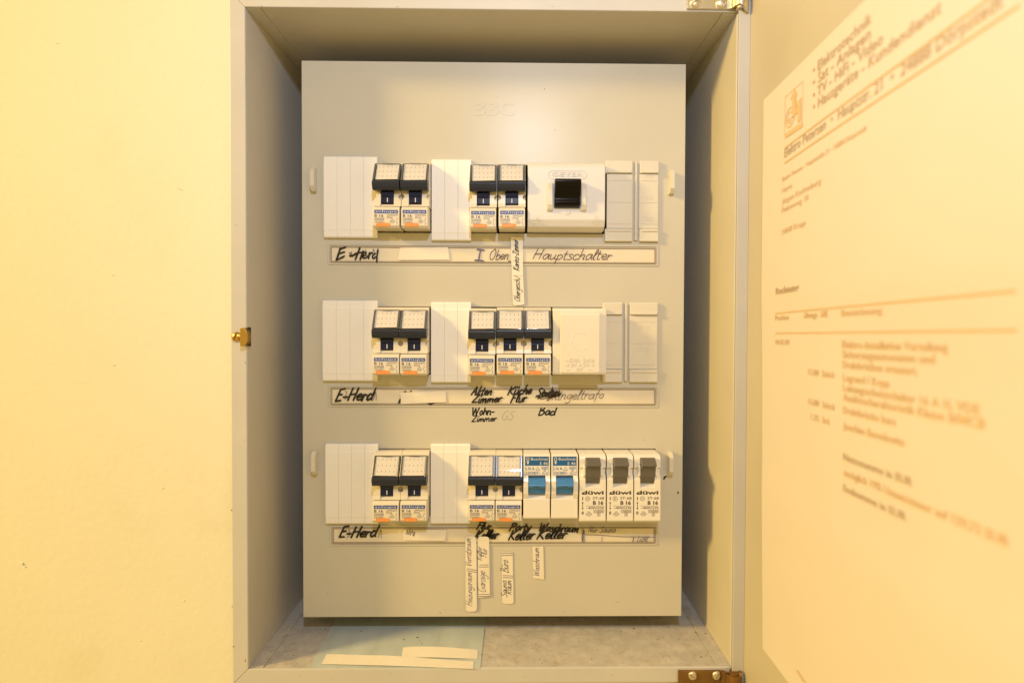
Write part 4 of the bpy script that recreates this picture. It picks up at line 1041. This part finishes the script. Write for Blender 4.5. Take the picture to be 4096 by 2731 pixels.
dl(tx_, '• Elektrotechnik', 3249, 303, 3483, 4.6, .004); dl(tx_, '• Sat - Anlagen', 3249, 352, 3480, 4.6, .004)
dl(tx_, '• TV - HiFi - Video', 3250, 402, 3530, 4.6, .004); dl(tx_, '• Hausgeräte - Kundendienst', 3252, 449, 3766, 4.6, .004)
dl(tx_, 'Elektro Petersen  •  Hauptstr. 21  •  24888 Dörpstedt', 3138, 632, 4020, 4.8, .004)
for y in (592, 653): og.rule((3139, y), along(3139, y, 4090), .75)
dl(og, 'Elektro Petersen - Hauptstraße 21 - 24888 Dörpstedt', 3131, 727, 3476, 2.1, .01)
for t, y, x2 in (('Herrn', 774, 3172), ('Jürgen Kuckenburg', 818, 3296), ('Finkenweg 10', 853, 3244), ('24848 Kropp', 940, 3234)): dl(og, t, 3132, y, x2, 2.8)
dl(tx_, 'Rechnung', 3110, 1177, 3210, 3.2, .03)
for y, a in ((1253, 3106), (1332, 3106)): og.rule((a, y), along(a, y, 4096), .55)
dl(og, 'Position', 3106, 1281, 3163, 2.6, .01); dl(og, 'Menge  ME', 3230, 1272, 3330, 2.6, .012); dl(og, 'Bezeichnung', 3384, 1264, 3550, 2.6, .012)
dl(og, '04.05.09', 3105, 1377, 3163, 2.6, .004)
for t, y, x2 in (('Elektro-Installation Verteilung', 1390, 3810), ('Sicherungsautomaten und', 1429, 3756), ('Drahtbrücken erneuert.', 1470, 3685), ('Legrand / Kopp', 1522, 3570), ('Leitungsschutzschalter 16 A 1L VDE', 1562, 3935),
                 ('Auslösecharakteristik Klasse B/MCB', 1600, 3955), ('Drahtbrücke kurz', 1651, 3595), ('Joachim Berndowitz', 1714, 3630), ('zuzüglich 19% Umsatzsteuer auf 129,73 EUR', 1899, 4050)):
    dl(og, t, 3382, y, x2, 2.9, .012)
for t, x, y, x2 in (('13,00  Stück', 3241, 1497, 3350), ('13,00  Stück', 3241, 1615, 3350), ('1,25  Std.', 3251, 1676, 3330)): dl(og, t, x, y, x2, 2.7, .008)
dl(tx_, 'Nettosumme in EUR', 3382, 1838, 3660, 2.9, .012); dl(tx_, 'Endsumme in EUR', 3382, 1962, 3635, 2.9, .012)
og.rule((3185, 2680), (3225, 2740), 1.2)
# letterhead emblem: base bar, zigzag arrow, round letter e
og.shape([(3138, 537), (3209, 487), (3211, 508), (3139, 554)])
og.shape([(3190, 490), (3186, 408), (3202, 390), (3204, 482)]); og.shape([(3168, 470), (3166, 388), (3180, 380), (3182, 440), (3188, 408), (3190, 450)], .24)
og.shape([(3158, 400), (3174, 356), (3187, 378)], .24)
for i in range(28):
    a0, a1 = 2 * math.pi * i / 28, 2 * math.pi * (i + 1) / 28
    c = lambda a, k_: (3157 + 19 * k_ * math.cos(a), 470 + 40 * k_ * math.sin(a) - 13 * k_ * math.cos(a))
    og.shape([c(a0, 1), c(a1, 1), c(a1, .88), c(a0, .88)], .2)
    if 3 < i < 26: og.shape([c(a0, .62), c(a1, .62), c(a1, .48), c(a0, .48)], .2)
og.shape([(3146, 482), (3168, 466), (3168, 472), (3146, 488)], .21)
og.rule((3136, 390), (3136, 540), .25); og.rule((3136, 390), (3208, 326), .25); og.rule((3208, 326), (3209, 490), .25)
part('letterhead_emblem', og.m, 'invoice_orange', INV, flat=True)
